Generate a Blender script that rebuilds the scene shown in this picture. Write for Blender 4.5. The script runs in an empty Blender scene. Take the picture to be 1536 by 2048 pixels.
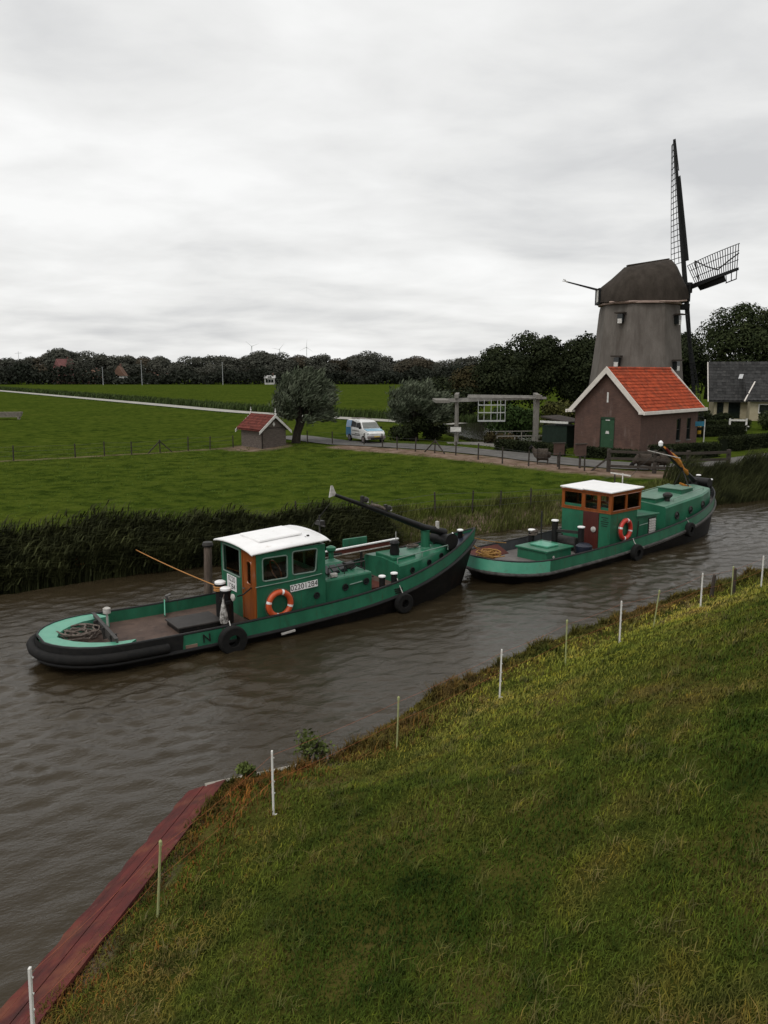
import bpy, math, random
import numpy as np
from mathutils import Vector, Matrix
R = math.radians
scene = bpy.context.scene
col = scene.collection

# ------------------------------------------------------------------ camera
cam_d = bpy.data.cameras.new('camera'); cam = bpy.data.objects.new('camera', cam_d); col.objects.link(cam)
cam.location = (0, 0, 7.0); cam.rotation_euler = (R(90 - 9.9), 0, 0)
cam_d.sensor_fit = 'VERTICAL'; cam_d.sensor_height = 32.0; cam_d.lens = 32.0 * 1600 / 2048
cam_d.clip_start = 0.1; cam_d.clip_end = 9000
scene.camera = cam

# ------------------------------------------------------------------ sky
SUN_EL, SUN_AZ = 55, -140          # azimuth: degrees from +Y towards +X
world = bpy.data.worlds.new('World'); scene.world = world; world.use_nodes = True
nt = world.node_tree; nt.nodes.clear(); N = nt.nodes.new; Lk = nt.links.new
def nd(tree, typ, **kw):
    n = tree.nodes.new(typ)
    for k, v in kw.items():
        if k.startswith('i_'):
            key = k[2:]
            n.inputs[int(key) if key.isdigit() else key.replace('_', ' ')].default_value = v
        else: setattr(n, k, v)
    return n
out = nd(nt, 'ShaderNodeOutputWorld'); bg = nd(nt, 'ShaderNodeBackground'); Lk(bg.outputs[0], out.inputs[0])
sky = nd(nt, 'ShaderNodeTexSky', sky_type='NISHITA', sun_disc=False, sun_elevation=R(SUN_EL), sun_rotation=R(SUN_AZ))
sky.air_density = 1.0; sky.dust_density = 3.0
tc = nd(nt, 'ShaderNodeTexCoord'); sep = nd(nt, 'ShaderNodeSeparateXYZ'); Lk(tc.outputs['Generated'], sep.inputs[0])
zz = nd(nt, 'ShaderNodeMath', operation='MAXIMUM', i_1=0.0); Lk(sep.outputs[2], zz.inputs[0])
za = nd(nt, 'ShaderNodeMath', operation='ADD', i_1=0.17); Lk(zz.outputs[0], za.inputs[0])
dx = nd(nt, 'ShaderNodeMath', operation='DIVIDE'); Lk(sep.outputs[0], dx.inputs[0]); Lk(za.outputs[0], dx.inputs[1])
dy = nd(nt, 'ShaderNodeMath', operation='DIVIDE'); Lk(sep.outputs[1], dy.inputs[0]); Lk(za.outputs[0], dy.inputs[1])
cmb = nd(nt, 'ShaderNodeCombineXYZ'); Lk(dx.outputs[0], cmb.inputs[0]); Lk(dy.outputs[0], cmb.inputs[1])
mp = nd(nt, 'ShaderNodeMapping'); mp.inputs['Rotation'].default_value = (0, 0, R(-20)); mp.inputs['Scale'].default_value = (0.8, 1.0, 1.0); mp.inputs['Location'].default_value = (11.2, 1.7, 0)
Lk(cmb.outputs[0], mp.inputs[0])
n1 = nd(nt, 'ShaderNodeTexNoise', i_Scale=0.75, i_Detail=7.0, i_Roughness=0.50, i_Distortion=0.2); Lk(mp.outputs[0], n1.inputs['Vector'])
n2 = nd(nt, 'ShaderNodeTexNoise', i_Scale=2.6, i_Detail=6.0, i_Roughness=0.52, i_Distortion=0.25); Lk(mp.outputs[0], n2.inputs['Vector'])
mx = nd(nt, 'ShaderNodeMix', data_type='FLOAT'); mx.inputs[0].default_value = 0.38
Lk(n1.outputs[0], mx.inputs[2]); Lk(n2.outputs[0], mx.inputs[3])
cr = nd(nt, 'ShaderNodeValToRGB'); Lk(mx.outputs[0], cr.inputs[0])
el = cr.color_ramp.elements
el[0].position = 0.36; el[0].color = (0.61, 0.615, 0.62, 1)
el[1].position = 0.63; el[1].color = (0.93, 0.93, 0.92, 1)
e = el.new(0.5); e.color = (0.80, 0.80, 0.79, 1)
sky_s = nd(nt, 'ShaderNodeVectorMath', operation='SCALE'); sky_s.inputs['Scale'].default_value = 0.10; Lk(sky.outputs[0], sky_s.inputs[0])
mxc = nd(nt, 'ShaderNodeMix', data_type='RGBA'); mxc.inputs[0].default_value = 0.95
Lk(sky_s.outputs[0], mxc.inputs[6]); Lk(cr.outputs[0], mxc.inputs[7])
Lk(mxc.outputs[2], bg.inputs[0]); bg.inputs[1].default_value = 1.0

# ------------------------------------------------------------------ sun (veiled by cloud)
sd = bpy.data.lights.new('sun', 'SUN'); sd.energy = 1.0; sd.angle = R(25); sd.color = (1.0, 0.97, 0.92)
so = bpy.data.objects.new('sun', sd); col.objects.link(so)
sv = Vector((math.sin(R(SUN_AZ)) * math.cos(R(SUN_EL)), math.cos(R(SUN_AZ)) * math.cos(R(SUN_EL)), math.sin(R(SUN_EL))))
so.rotation_euler = sv.to_track_quat('Z', 'Y').to_euler(); so.location = sv * 100
scene.view_settings.view_transform = 'Standard'; scene.view_settings.look = 'None'
scene.view_settings.gamma = 1.0; scene.view_settings.use_curve_mapping = False
scene.view_settings.exposure = 0.1
scene.cycles.max_bounces = 6

# ------------------------------------------------------------------ materials
def nz_(t, vec, s, d=5., r=.6, stretch=None):
    if stretch:
        mpx = nd(t, 'ShaderNodeMapping'); mpx.inputs['Scale'].default_value = stretch; t.links.new(vec, mpx.inputs[0]); vec = mpx.outputs[0]
    n = nd(t, 'ShaderNodeTexNoise', i_Scale=s, i_Detail=d, i_Roughness=r); t.links.new(vec, n.inputs['Vector']); return n.outputs[0]
def ramp(t, fac, stops):
    r = nd(t, 'ShaderNodeValToRGB'); t.links.new(fac, r.inputs[0]); e = r.color_ramp.elements
    e[0].position, e[0].color = stops[0][0], (*stops[0][1], 1); e[1].position, e[1].color = stops[-1][0], (*stops[-1][1], 1)
    for p, c in stops[1:-1]: q = e.new(p); q.color = (*c, 1)
    return r.outputs[0]
def mixc(t, f, a, b_):
    m = nd(t, 'ShaderNodeMix', data_type='RGBA')
    for s, v in ((0, f), (6, a), (7, b_)):
        if isinstance(v, (tuple, float, int)): m.inputs[s].default_value = v if not isinstance(v, tuple) else (*v, 1)
        else: t.links.new(v, m.inputs[s])
    return m.outputs[2]
MATS = {}
def M(name, c=(.5,.5,.5), rough=.6, c2=None, scale=6., detail=5., bump=0., bscale=30., metal=0., stretch=(1,1,1), spec=None, contrast=(.35,.65), coat=0., space='Object', isl=0., c3=None, scale3=1., f3=(.5,.65)):
    if name in MATS: return MATS[name]
    m = bpy.data.materials.new(name); m.use_nodes = True; t = m.node_tree
    b = t.nodes['Principled BSDF']; L = t.links.new
    b.inputs['Roughness'].default_value = rough; b.inputs['Metallic'].default_value = metal
    if spec is None and rough >= .5: spec = .15
    if spec is not None: b.inputs['Specular IOR Level'].default_value = spec
    if coat: b.inputs['Coat Weight'].default_value = coat; b.inputs['Coat Roughness'].default_value = .12
    if c2 is None: c2 = tuple(x * .72 for x in c)
    if space == 'Object': vec = nd(t, 'ShaderNodeTexCoord').outputs['Object']
    else: vec = nd(t, 'ShaderNodeNewGeometry').outputs['Position']
    mpp = nd(t, 'ShaderNodeMapping'); mpp.inputs['Scale'].default_value = stretch; L(vec, mpp.inputs[0])
    n = nd(t, 'ShaderNodeTexNoise', i_Scale=scale, i_Detail=detail, i_Roughness=.6); L(mpp.outputs[0], n.inputs['Vector'])
    r = nd(t, 'ShaderNodeValToRGB'); L(n.outputs[0], r.inputs[0])
    r.color_ramp.elements[0].position = contrast[0]; r.color_ramp.elements[0].color = (*c2, 1)
    r.color_ramp.elements[1].position = contrast[1]; r.color_ramp.elements[1].color = (*c, 1)
    o = r.outputs[0]
    if c3 is not None:
        n3 = nd(t, 'ShaderNodeTexNoise', i_Scale=scale3, i_Detail=6., i_Roughness=.62); L(mpp.outputs[0], n3.inputs['Vector'])
        mr = nd(t, 'ShaderNodeMapRange'); mr.inputs[1].default_value, mr.inputs[2].default_value = f3; L(n3.outputs[0], mr.inputs[0])
        mxx = nd(t, 'ShaderNodeMix', data_type='RGBA'); L(mr.outputs[0], mxx.inputs[0]); L(o, mxx.inputs[6]); mxx.inputs[7].default_value = (*c3, 1)
        o = mxx.outputs[2]
    if isl:
        g = nd(t, 'ShaderNodeNewGeometry'); h = nd(t, 'ShaderNodeMapRange'); h.inputs[3].default_value = 1 - isl; h.inputs[4].default_value = 1 + isl
        L(g.outputs['Random Per Island'], h.inputs[0])
        sc_ = nd(t, 'ShaderNodeVectorMath', operation='SCALE'); L(o, sc_.inputs[0]); L(h.outputs[0], sc_.inputs['Scale']); o = sc_.outputs[0]
    L(o, b.inputs['Base Color'])
    if bump:
        nb = nd(t, 'ShaderNodeTexNoise', i_Scale=bscale, i_Detail=5.); L(mpp.outputs[0], nb.inputs['Vector'])
        bp = nd(t, 'ShaderNodeBump', i_Strength=bump, i_Distance=.03); L(nb.outputs[0], bp.inputs['Height']); L(bp.outputs[0], b.inputs['Normal'])
    MATS[name] = m
    return m

def glass(name, c=(.012,.016,.016)):
    return M(name, c, .06, c2=tuple(x*.7 for x in c), scale=2., spec=.55)

def stains(mat, colour, scale, stretch, f0, f1, strength=.8):
    """lay streaks or patches of another colour over a material"""
    t = mat.node_tree; b = t.nodes['Principled BSDF']; src = b.inputs['Base Color'].links[0].from_socket
    tcx = nd(t, 'ShaderNodeTexCoord'); v = nz_(t, tcx.outputs['Object'], scale, 6, .65, stretch)
    mr = nd(t, 'ShaderNodeMapRange'); mr.inputs[1].default_value = f0; mr.inputs[2].default_value = f1; mr.inputs[4].default_value = strength; t.links.new(v, mr.inputs[0])
    t.links.new(mixc(t, mr.outputs[0], src, colour), b.inputs['Base Color'])
# ------------------------------------------------------------------ mesh builder
class MB:
    def __init__(s): s.v = []; s.f = []
    def add(s, vs, fs):
        o = len(s.v); s.v += [tuple(p) for p in vs]; s.f += [tuple(i + o for i in f) for f in fs]; return s
    def box(s, c, d, rz=0., rot=None):
        hx, hy, hz = d[0]/2, d[1]/2, d[2]/2
        m = rot if rot is not None else Matrix.Rotation(rz, 3, 'Z')
        vs = [m @ Vector((x*hx, y*hy, z*hz)) + Vector(c) for z in (-1,1) for x, y in ((-1,-1),(1,-1),(1,1),(-1,1))]
        return s.add(vs, [(3,2,1,0),(4,5,6,7),(0,1,5,4),(1,2,6,5),(2,3,7,6),(3,0,4,7)])
    def bx(s, x0, x1, y0, y1, z0, z1):
        return s.box(((x0+x1)/2,(y0+y1)/2,(z0+z1)/2), (abs(x1-x0),abs(y1-y0),abs(z1-z0)))
    def bar(s, p, q, w, h, up=(0,0,1), w2=None, h2=None):
        p, q = Vector(p), Vector(q); d = (q-p).normalized(); u = Vector(up)
        if abs(d.dot(u)) > .98: u = Vector((1,0,0))
        a = d.cross(u).normalized(); b = a.cross(d).normalized(); w2 = w if w2 is None else w2; h2 = h if h2 is None else h2
        vs = [p - a*w/2 - b*h/2, p + a*w/2 - b*h/2, p + a*w/2 + b*h/2, p - a*w/2 + b*h/2,
              q - a*w2/2 - b*h2/2, q + a*w2/2 - b*h2/2, q + a*w2/2 + b*h2/2, q - a*w2/2 + b*h2/2]
        return s.add(vs, [(0,1,2,3),(7,6,5,4),(4,5,1,0),(5,6,2,1),(6,7,3,2),(7,4,0,3)])
    def tube(s, pts, r, n=8, closed=False, caps=True):
        pts = [Vector(p) for p in pts]; k = len(pts); rs = r if isinstance(r, (list, tuple)) else [r]*k
        base = len(s.v); ref = None
        for i, p in enumerate(pts):
            if closed: d = pts[(i+1) % k] - pts[i-1]
            else: d = pts[min(i+1, k-1)] - pts[max(i-1, 0)]
            d.normalize()
            if ref is None:
                ref = Vector((0,0,1)) if abs(d.z) < .9 else Vector((1,0,0))
            a = d.cross(ref)
            if a.length < 1e-4: a = d.orthogonal()
            a.normalize(); b = a.cross(d).normalized(); ref = b
            for j in range(n):
                t = 2*math.pi*j/n; s.v.append(tuple(p + a*math.cos(t)*rs[i] + b*math.sin(t)*rs[i]))
        for i in range(k if closed else k-1):
            for j in range(n):
                i2 = (i+1) % k; s.f.append((base+i*n+j, base+i*n+(j+1)%n, base+i2*n+(j+1)%n, base+i2*n+j))
        if caps and not closed:
            s.f.append(tuple(base+j for j in range(n))[::-1]); s.f.append(tuple(base+(k-1)*n+j for j in range(n)))
        return s
    def cyl(s, p, q, r0, r1=None, n=16): return s.tube([p, q], [r0, r0 if r1 is None else r1], n)
    def lathe(s, prof, c=(0,0,0), n=24, caps=True):
        base = len(s.v); c = Vector(c)
        for r, z in prof:
            for j in range(n):
                t = 2*math.pi*j/n; s.v.append((c.x + r*math.cos(t), c.y + r*math.sin(t), c.z + z))
        for i in range(len(prof)-1):
            for j in range(n): s.f.append((base+i*n+j, base+i*n+(j+1)%n, base+(i+1)*n+(j+1)%n, base+(i+1)*n+j))
        if caps:
            s.f.append(tuple(base+j for j in range(n))[::-1]); s.f.append(tuple(base+(len(prof)-1)*n+j for j in range(n)))
        return s
    def torus(s, c, nrm, Rr, r, n=32, m=10, a0=0., a1=None):
        c = Vector(c); nrm = Vector(nrm).normalized(); a = nrm.orthogonal().normalized(); b = nrm.cross(a)
        if a1 is None:
            return s.tube([c + (a*math.cos(2*math.pi*i/n) + b*math.sin(2*math.pi*i/n))*Rr for i in range(n)], r, m, closed=True)
        return s.tube([c + (a*math.cos(a0+(a1-a0)*i/n) + b*math.sin(a0+(a1-a0)*i/n))*Rr for i in range(n+1)], r, m)
    def prism(s, poly, vec):
        k = len(poly); vec = Vector(vec); vs = [Vector(p) for p in poly] + [Vector(p) + vec for p in poly]
        return s.add(vs, [tuple(range(k))[::-1], tuple(range(k, 2*k))] + [(i, (i+1)%k, (i+1)%k+k, i+k) for i in range(k)])
    def grid(s, rows, closed=False):
        k = len(rows[0]); base = len(s.v)
        for r in rows: s.v += [tuple(p) for p in r]
        for i in range(len(rows)-1):
            for j in range(k if closed else k-1):
                s.f.append((base+i*k+j, base+i*k+(j+1)%k, base+(i+1)*k+(j+1)%k, base+(i+1)*k+j))
        return s
    def mesh(s, name, smooth=False, angle=40):
        me = bpy.data.meshes.new(name); me.from_pydata(s.v, [], s.f); me.update()
        fix_normals(me)
        if smooth:
            me.polygons.foreach_set('use_smooth', [True]*len(me.polygons)); me.set_sharp_from_angle(angle=R(angle))
        return me
    def build(s, name, mat, parent=None, smooth=False, bevel=0., angle=40, solid=0.):
        me = s.mesh(name, smooth, angle); me.materials.append(mat)
        o = bpy.data.objects.new(name, me); col.objects.link(o)
        if parent is not None: o.parent = parent
        if solid:
            md = o.modifiers.new('solid', 'SOLIDIFY'); md.thickness = solid; md.offset = 0
        if bevel:
            md = o.modifiers.new('bevel', 'BEVEL'); md.width = bevel; md.segments = 2; md.limit_method = 'ANGLE'; md.angle_limit = R(35)
        return o
import bmesh
def fix_normals(me):
    bm = bmesh.new(); bm.from_mesh(me); bmesh.ops.recalc_face_normals(bm, faces=bm.faces); bm.to_mesh(me); bm.free()

def tag(o, label=None, cat=None, group=None, kind=None):
    if label: o['label'] = label
    if cat: o['category'] = cat
    if group: o['group'] = group
    if kind: o['kind'] = kind
    return o
def thing(name, label, cat, loc=(0,0,0), rz=0., group=None):
    o = bpy.data.objects.new(name, None); col.objects.link(o); o.empty_display_size = .2
    o.location = loc; o.rotation_euler = (0, 0, rz)
    return tag(o, label, cat, group)
def copy_tree(o, parent=None):
    c = o.copy(); col.objects.link(c); c.parent = parent
    for ch in o.children: copy_tree(ch, c)
    return c
def np_mesh(name, V, quads=None, tris=None, mat=None, parent=None, smooth=False, attr=None):
    me = bpy.data.meshes.new(name); V = np.asarray(V, np.float32)
    me.vertices.add(len(V)); me.vertices.foreach_set('co', V.ravel())
    idx = []; tot = []
    if quads is not None and len(quads): idx.append(np.asarray(quads, np.int32).ravel()); tot.append(np.full(len(quads), 4, np.int32))
    if tris is not None and len(tris): idx.append(np.asarray(tris, np.int32).ravel()); tot.append(np.full(len(tris), 3, np.int32))
    idx = np.concatenate(idx); tot = np.concatenate(tot); st = np.concatenate([[0], np.cumsum(tot)[:-1]]).astype(np.int32)
    me.loops.add(len(idx)); me.loops.foreach_set('vertex_index', idx)
    me.polygons.add(len(tot)); me.polygons.foreach_set('loop_start', st); me.polygons.foreach_set('loop_total', tot)
    if smooth: me.polygons.foreach_set('use_smooth', np.ones(len(tot), bool))
    if attr is not None:
        for an, av in attr.items():
            a = me.attributes.new(an, 'FLOAT', 'POINT'); a.data.foreach_set('value', np.asarray(av, np.float32))
    me.update(calc_edges=True); me.validate()
    if mat: me.materials.append(mat)
    o = bpy.data.objects.new(name, me); col.objects.link(o)
    if parent is not None: o.parent = parent
    return o
def text_part(s, name, size, mat, parent, matrix, extrude=.003):
    cu = bpy.data.curves.new(name, 'FONT'); cu.body = s; cu.size = size; cu.extrude = extrude; cu.align_x = 'CENTER'; cu.align_y = 'CENTER'
    to = bpy.data.objects.new(name, cu); col.objects.link(to); bpy.context.view_layer.update()
    me = bpy.data.meshes.new_from_object(to.evaluated_get(bpy.context.evaluated_depsgraph_get()))
    bpy.data.objects.remove(to); me.materials.clear(); me.materials.append(mat)
    o = bpy.data.objects.new(name, me); col.objects.link(o); o.parent = parent; o.matrix_local = matrix
    return o

# ------------------------------------------------------------------ terrain
FAR = np.array([(-140,-62),(-60,-5),(-30,15.5),(-13,25.6),(-4,30.4),(5,35.0),(12,39.6),(19.5,43.5),(34,52.5),(60,68),(140,118)], float)
NEAR = np.array([(-40,-60),(-6.6,-4),(-5.0,3),(-3.95,7.4),(-2.95,12.2),(-2.72,12.62),(-1.15,13.2),(.9,16.2),(3.6,19.1),(6.7,21.9),(13.4,27.3),(22,33.6),(45,48),(140,105)], float)
ROAD = np.array([(-9,73),(-3.2,66),(3.2,62.2),(8.3,56.9),(11.5,52.6),(14.6,49.7),(18.0,48.8),(21.5,50.0),(26,53.2),(34,60),(60,82)], float)
DIRT = np.array([(-3,62.5),(2,59),(7,53.6),(10.5,49),(13.5,46.3),(17,45.3)], float)
def sdist(P, L):
    """distance to polyline and side (positive on the left of travel)"""
    best = np.full(len(P), 1e9); side = np.ones(len(P))
    for a, b in zip(L[:-1], L[1:]):
        ab = b - a; ap = P - a; t = np.clip((ap @ ab) / (ab @ ab), 0, 1); q = a + t[:, None]*ab
        d = np.hypot(*(P - q).T); cr_ = ab[0]*ap[:, 1] - ab[1]*ap[:, 0]
        m = d < best; best = np.where(m, d, best); side = np.where(m, np.sign(cr_), side)
    return best, side
def sst(a, b, x):
    t = np.clip((x - a) / (b - a), 0, 1); return t*t*(3 - 2*t)
rng = np.random.default_rng(4)
WAV = [(rng.uniform(.15, .9)*np.array([math.cos(a), math.sin(a)]), rng.uniform(0, 6.28)) for a in rng.uniform(0, 6.28, 14)]
def wobble(P):
    z = np.zeros(len(P))
    for k, ph in WAV: z += np.sin(P @ k * 2.2 + ph)
    return z / 14
MEADOW = .95
def height(P):
    P = np.asarray(P, float)
    df, sf = sdist(P, FAR); dn, sn = sdist(P, NEAR)
    f = df*sf; n = -dn*sn            # positive inland on each bank
    fz = np.where(f > 0, MEADOW*sst(0, 1.9, f), np.maximum(-1.0, f*.9))
    dr, _ = sdist(P, ROAD); fz = fz + np.where(f > 1.5, .3*sst(8, 3.2, dr), 0)
    yard = sst(0, 5, P[:, 0]*.66 + P[:, 1]*.75 - 50.5) * sst(14, 17, P[:, 0] + np.clip(70 - P[:, 1], 0, 4)) * sst(140, 100, P[:, 1])
    fz = np.maximum(fz, np.where(f > 2, MEADOW + .4*yard, -9))
    nz = np.where(n > 0, .30*sst(0, .35, n) + .28*sst(.35, 1.3, n) + .46*np.maximum(0, np.minimum(n, 10.5) - 1.6), np.maximum(-1.0, n*.9))
    nz = nz + np.where(n > .6, .10*wobble(P*1.3) + .05*wobble(P*3.7 + 9), 0)
    fz = fz + np.where((f > 3) & (f < 60), .05*wobble(P*.8) + .03*wobble(P*2.3 + 3), 0)
    z = np.where(n > -.6, nz, fz); z = np.where((n <= 0) & (f <= 0), np.maximum(-1.0, np.maximum(n, f)*.9), z)
    return z, f, n
def hz(x, y): return float(height(np.array([[x, y]]))[0][0])
def axis(lo, hi, step, far_lo, far_hi):
    a = list(np.arange(lo, hi + 1e-6, step)); s = step
    x = a[-1]
    while x < far_hi: s *= 1.22; x += s; a.append(x)
    s = step; x = a[0]; pre = []
    while x > far_lo: s *= 1.22; x -= s; pre.append(x)
    return np.array(pre[::-1] + a)
gx = axis(-34, 48, .36, -6000, 6000); gy = axis(-7, 80, .36, -300, 8000)
GX, GY = np.meshgrid(gx, gy); GP = np.stack([GX.ravel(), GY.ravel()], 1)
gz, gf, gn = height(GP)
nxg, nyg = len(gx), len(gy)
ii = (np.arange(nyg-1)[:, None]*nxg + np.arange(nxg-1)[None, :]).ravel()
gq = np.stack([ii, ii+1, ii+1+nxg, ii+nxg], 1)
dd, _ = sdist(GP, DIRT)
gm = bpy.data.materials.new('ground_grass'); gm.use_nodes = True; t = gm.node_tree; L = t.links.new; b = t.nodes['Principled BSDF']
b.inputs['Roughness'].default_value = 1.; b.inputs['Specular IOR Level'].default_value = 0.
pos = nd(t, 'ShaderNodeNewGeometry').outputs['Position']
big = nz_(t, pos, .11, 7); mid = nz_(t, pos, 1.25, 8, .70, (.75, .75, 1)); fine = nz_(t, pos, 9., 6, .7)
cA = ramp(t, big, [(.3, (.030,.052,.007)), (.5, (.052,.078,.010)), (.7, (.078,.096,.015))])
cB = ramp(t, mid, [(.38, (.013,.024,.004)), (.455, (.034,.052,.008)), (.53, (.060,.082,.011)), (.75, (.094,.112,.022))])
cM = mixc(t, .65, cA, cB)
cF = ramp(t, fine, [(.3, (.55,.55,.55)), (.7, (1.25,1.25,1.2))])
mm = nd(t, 'ShaderNodeMix', data_type='RGBA', blend_type='MULTIPLY'); mm.inputs[0].default_value = .75; L(cM, mm.inputs[6]); L(cF, mm.inputs[7])
dk = ramp(t, nz_(t, pos, .55, 6), [(.3, (.026,.036,.007)), (.45, (.050,.060,.011)), (.58, (.080,.070,.018)), (.72, (.10,.076,.03))])
a1 = nd(t, 'ShaderNodeAttribute', attribute_name='dike'); a2 = nd(t, 'ShaderNodeAttribute', attribute_name='soil')
c_ = mixc(t, a1.outputs['Fac'], mm.outputs[2], dk)
soil = ramp(t, nz_(t, pos, 1.4, 6), [(.3, (.085,.055,.036)), (.5, (.185,.130,.098)), (.72, (.27,.20,.16))])
smul = nd(t, 'ShaderNodeMath', operation='MULTIPLY_ADD'); L(nz_(t, pos, .9, 5), smul.inputs[0]); smul.inputs[1].default_value = 1.6; smul.inputs[2].default_value = -.8
sadd = nd(t, 'ShaderNodeMath', operation='ADD', use_clamp=True); L(a2.outputs['Fac'], sadd.inputs[0]); L(smul.outputs[0], sadd.inputs[1])
sm2 = nd(t, 'ShaderNodeMath', operation='MULTIPLY', use_clamp=True); L(sadd.outputs[0], sm2.inputs[0])
sm3 = nd(t, 'ShaderNodeMapRange'); L(a2.outputs['Fac'], sm3.inputs[0]); sm3.inputs[1].default_value = .02; sm3.inputs[2].default_value = .3
L(sm3.outputs[0], sm2.inputs[1])
L(mixc(t, sm2.outputs[0], c_, soil), b.inputs['Base Color'])
bp = nd(t, 'ShaderNodeBump', i_Strength=.6, i_Distance=.12); L(fine, bp.inputs['Height']); L(bp.outputs[0], b.inputs['Normal'])
soilv = np.clip(1.5*sst(1.9, .5, dd), 0, 1)
LF = np.array([(-33, 52.3), (-25.8, 55.5), (-17.1, 61.0), (-12.3, 65.2)]); lfd, _ = sdist(GP, LF); soilv = np.maximum(soilv, .42*sst(.9, .2, lfd)); soilv = np.maximum(soilv, .9*sst(3.4, 1.6, np.hypot(GP[:, 0]+10.2, GP[:, 1]-64.6)))
soilv = np.maximum(soilv, np.where((gf < 1.2) & (gf > -9) & (gn < -2), .75, 0))
soilv = np.maximum(soilv, np.where((gn < .5) & (gn > -4), .8, 0))
bankv = sst(5.5, 1.0, gn)
gobj = np_mesh('ground', np.column_stack([GP, gz]), gq, mat=gm, smooth=True, attr={'dike': (gn > -1).astype(float), 'soil': soilv})
tag(gobj, kind='structure')

# ------------------------------------------------------------------ water
wm = bpy.data.materials.new('canal_water'); wm.use_nodes = True; t = wm.node_tree; L = t.links.new; b = t.nodes['Principled BSDF']
b.inputs['Roughness'].default_value = .045; b.inputs['IOR'].default_value = 1.333; b.inputs['Specular Tint'].default_value = (1., .92, .80, 1)
pos = nd(t, 'ShaderNodeNewGeometry').outputs['Position']
L(ramp(t, nz_(t, pos, .15, 4), [(.35, (.026,.019,.010)), (.65, (.036,.027,.015))]), b.inputs['Base Color'])
mpw = nd(t, 'ShaderNodeMapping'); mpw.inputs['Rotation'].default_value = (0, 0, R(-28)); L(pos, mpw.inputs[0]); posr = mpw.outputs[0]
w1 = nz_(t, posr, 6.5, 4, .6, (.7, 1.25, 1)); w2 = nz_(t, posr, 17., 3, .6, (.7, 1.2, 1))
wadd = nd(t, 'ShaderNodeMath', operation='MULTIPLY_ADD'); L(w2, wadd.inputs[0]); wadd.inputs[1].default_value = .35; L(w1, wadd.inputs[2])
bp = nd(t, 'ShaderNodeBump', i_Strength=.42, i_Distance=.05); L(wadd.outputs[0], bp.inputs['Height']); L(bp.outputs[0], b.inputs['Normal'])
th = R(38); A = np.array([math.cos(th), math.sin(th)]); Nn = np.array([-A[1], A[0]])
sa = np.concatenate([[-120, -60, -30], np.arange(-13, 40, .09), [60, 140]]); sn_ = np.arange(2., 27., .09)
SA, SN = np.meshgrid(sa, sn_); WP = SA.ravel()[:, None]*A + SN.ravel()[:, None]*Nn
wr = np.random.default_rng(11); wz = np.zeros(len(WP))
amp_mod = .55 + .45*np.sin(WP @ np.array([.31, .17]) + .6) * np.sin(WP @ np.array([-.13, .29]) + 2.0)
amp_mod = np.clip(amp_mod, .42, 1.)
for i in range(60):
    lam = math.exp(wr.uniform(math.log(.30), math.log(.95))); ang = R(118) + wr.normal(0, .5); k = 2*math.pi/lam
    ph = wr.uniform(0, 6.28); u = WP @ np.array([math.cos(ang), math.sin(ang)])*k + ph
    wz += .0044*lam**.95*(np.sin(u) + .25*np.sin(2*u))
wz = wz*amp_mod*1.45
k_ = len(sa); ii = (np.arange(len(sn_)-1)[:, None]*k_ + np.arange(k_-1)[None, :]).ravel()
water = np_mesh('canal_water', np.column_stack([WP, wz]), np.stack([ii, ii+1, ii+1+k_, ii+k_], 1), mat=wm, smooth=True)
tag(water, kind='structure')

def ribbon(name, line, width, dz, mat, widths=None, step=1.5, flat=None):
    pts = [Vector((*p, 0)) for p in line]; dense = []
    for i in range(len(pts)-1):
        p0 = pts[max(i-1, 0)]; p1 = pts[i]; p2 = pts[i+1]; p3 = pts[min(i+2, len(pts)-1)]
        n = max(2, int((p2-p1).length/step))
        for j in range(n):
            u = j/n; dense.append(.5*((2*p1) + (p2-p0)*u + (2*p0-5*p1+4*p2-p3)*u*u + (3*p1-p0-3*p2+p3)*u**3))
    dense.append(pts[-1]); rows = []
    for i, p in enumerate(dense):
        d = (dense[min(i+1, len(dense)-1)] - dense[max(i-1, 0)]).normalized(); nn = Vector((-d.y, d.x, 0)); row = []
        for u in (-1, -.5, 0, .5, 1):
            q = p + nn*u*width/2; row.append((q.x, q.y, (hz(q.x, q.y) if flat is None else flat) + dz))
        rows.append(row)
    o = MB().grid(rows).build(name, mat, smooth=True); tag(o, kind='structure'); return o
asphalt = M('asphalt', (.135,.128,.118), .9, c2=(.088,.083,.077), scale=1.2, bump=.3, bscale=25, space='W')
ribbon('road', ROAD, 3.6, .05, asphalt)
pw = M('still_water', (.03,.028,.022), .03, c2=(.025,.022,.016), scale=.4, spec=.5, bump=1.0, bscale=5., space='W')
ribbon('farm_track', [(9,95),(2,100.5),(-5,107),(-22,124),(-46,157),(-134,278),(-260,450)], 3.6, .06, M('pale_track', (.40,.385,.35), .9, c2=(.29,.275,.245), scale=.5, bump=.1, space='W', c3=(.14,.15,.07), scale3=.25, f3=(.6,.7)), step=6)
pond = MB(); rr = random.Random(3)
ring = [(11 + 5.2*math.cos(a)*(1+.12*math.sin(3*a)), 84 + 15*math.sin(a), MEADOW + .05) for a in [i*2*math.pi/40 for i in range(40)]]
pond.add([(11, 84, MEADOW+.05)] + ring, [(0, i+1, (i+1) % 40 + 1) for i in range(40)])
tag(pond.build('pond_water', pw), kind='structure')

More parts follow.
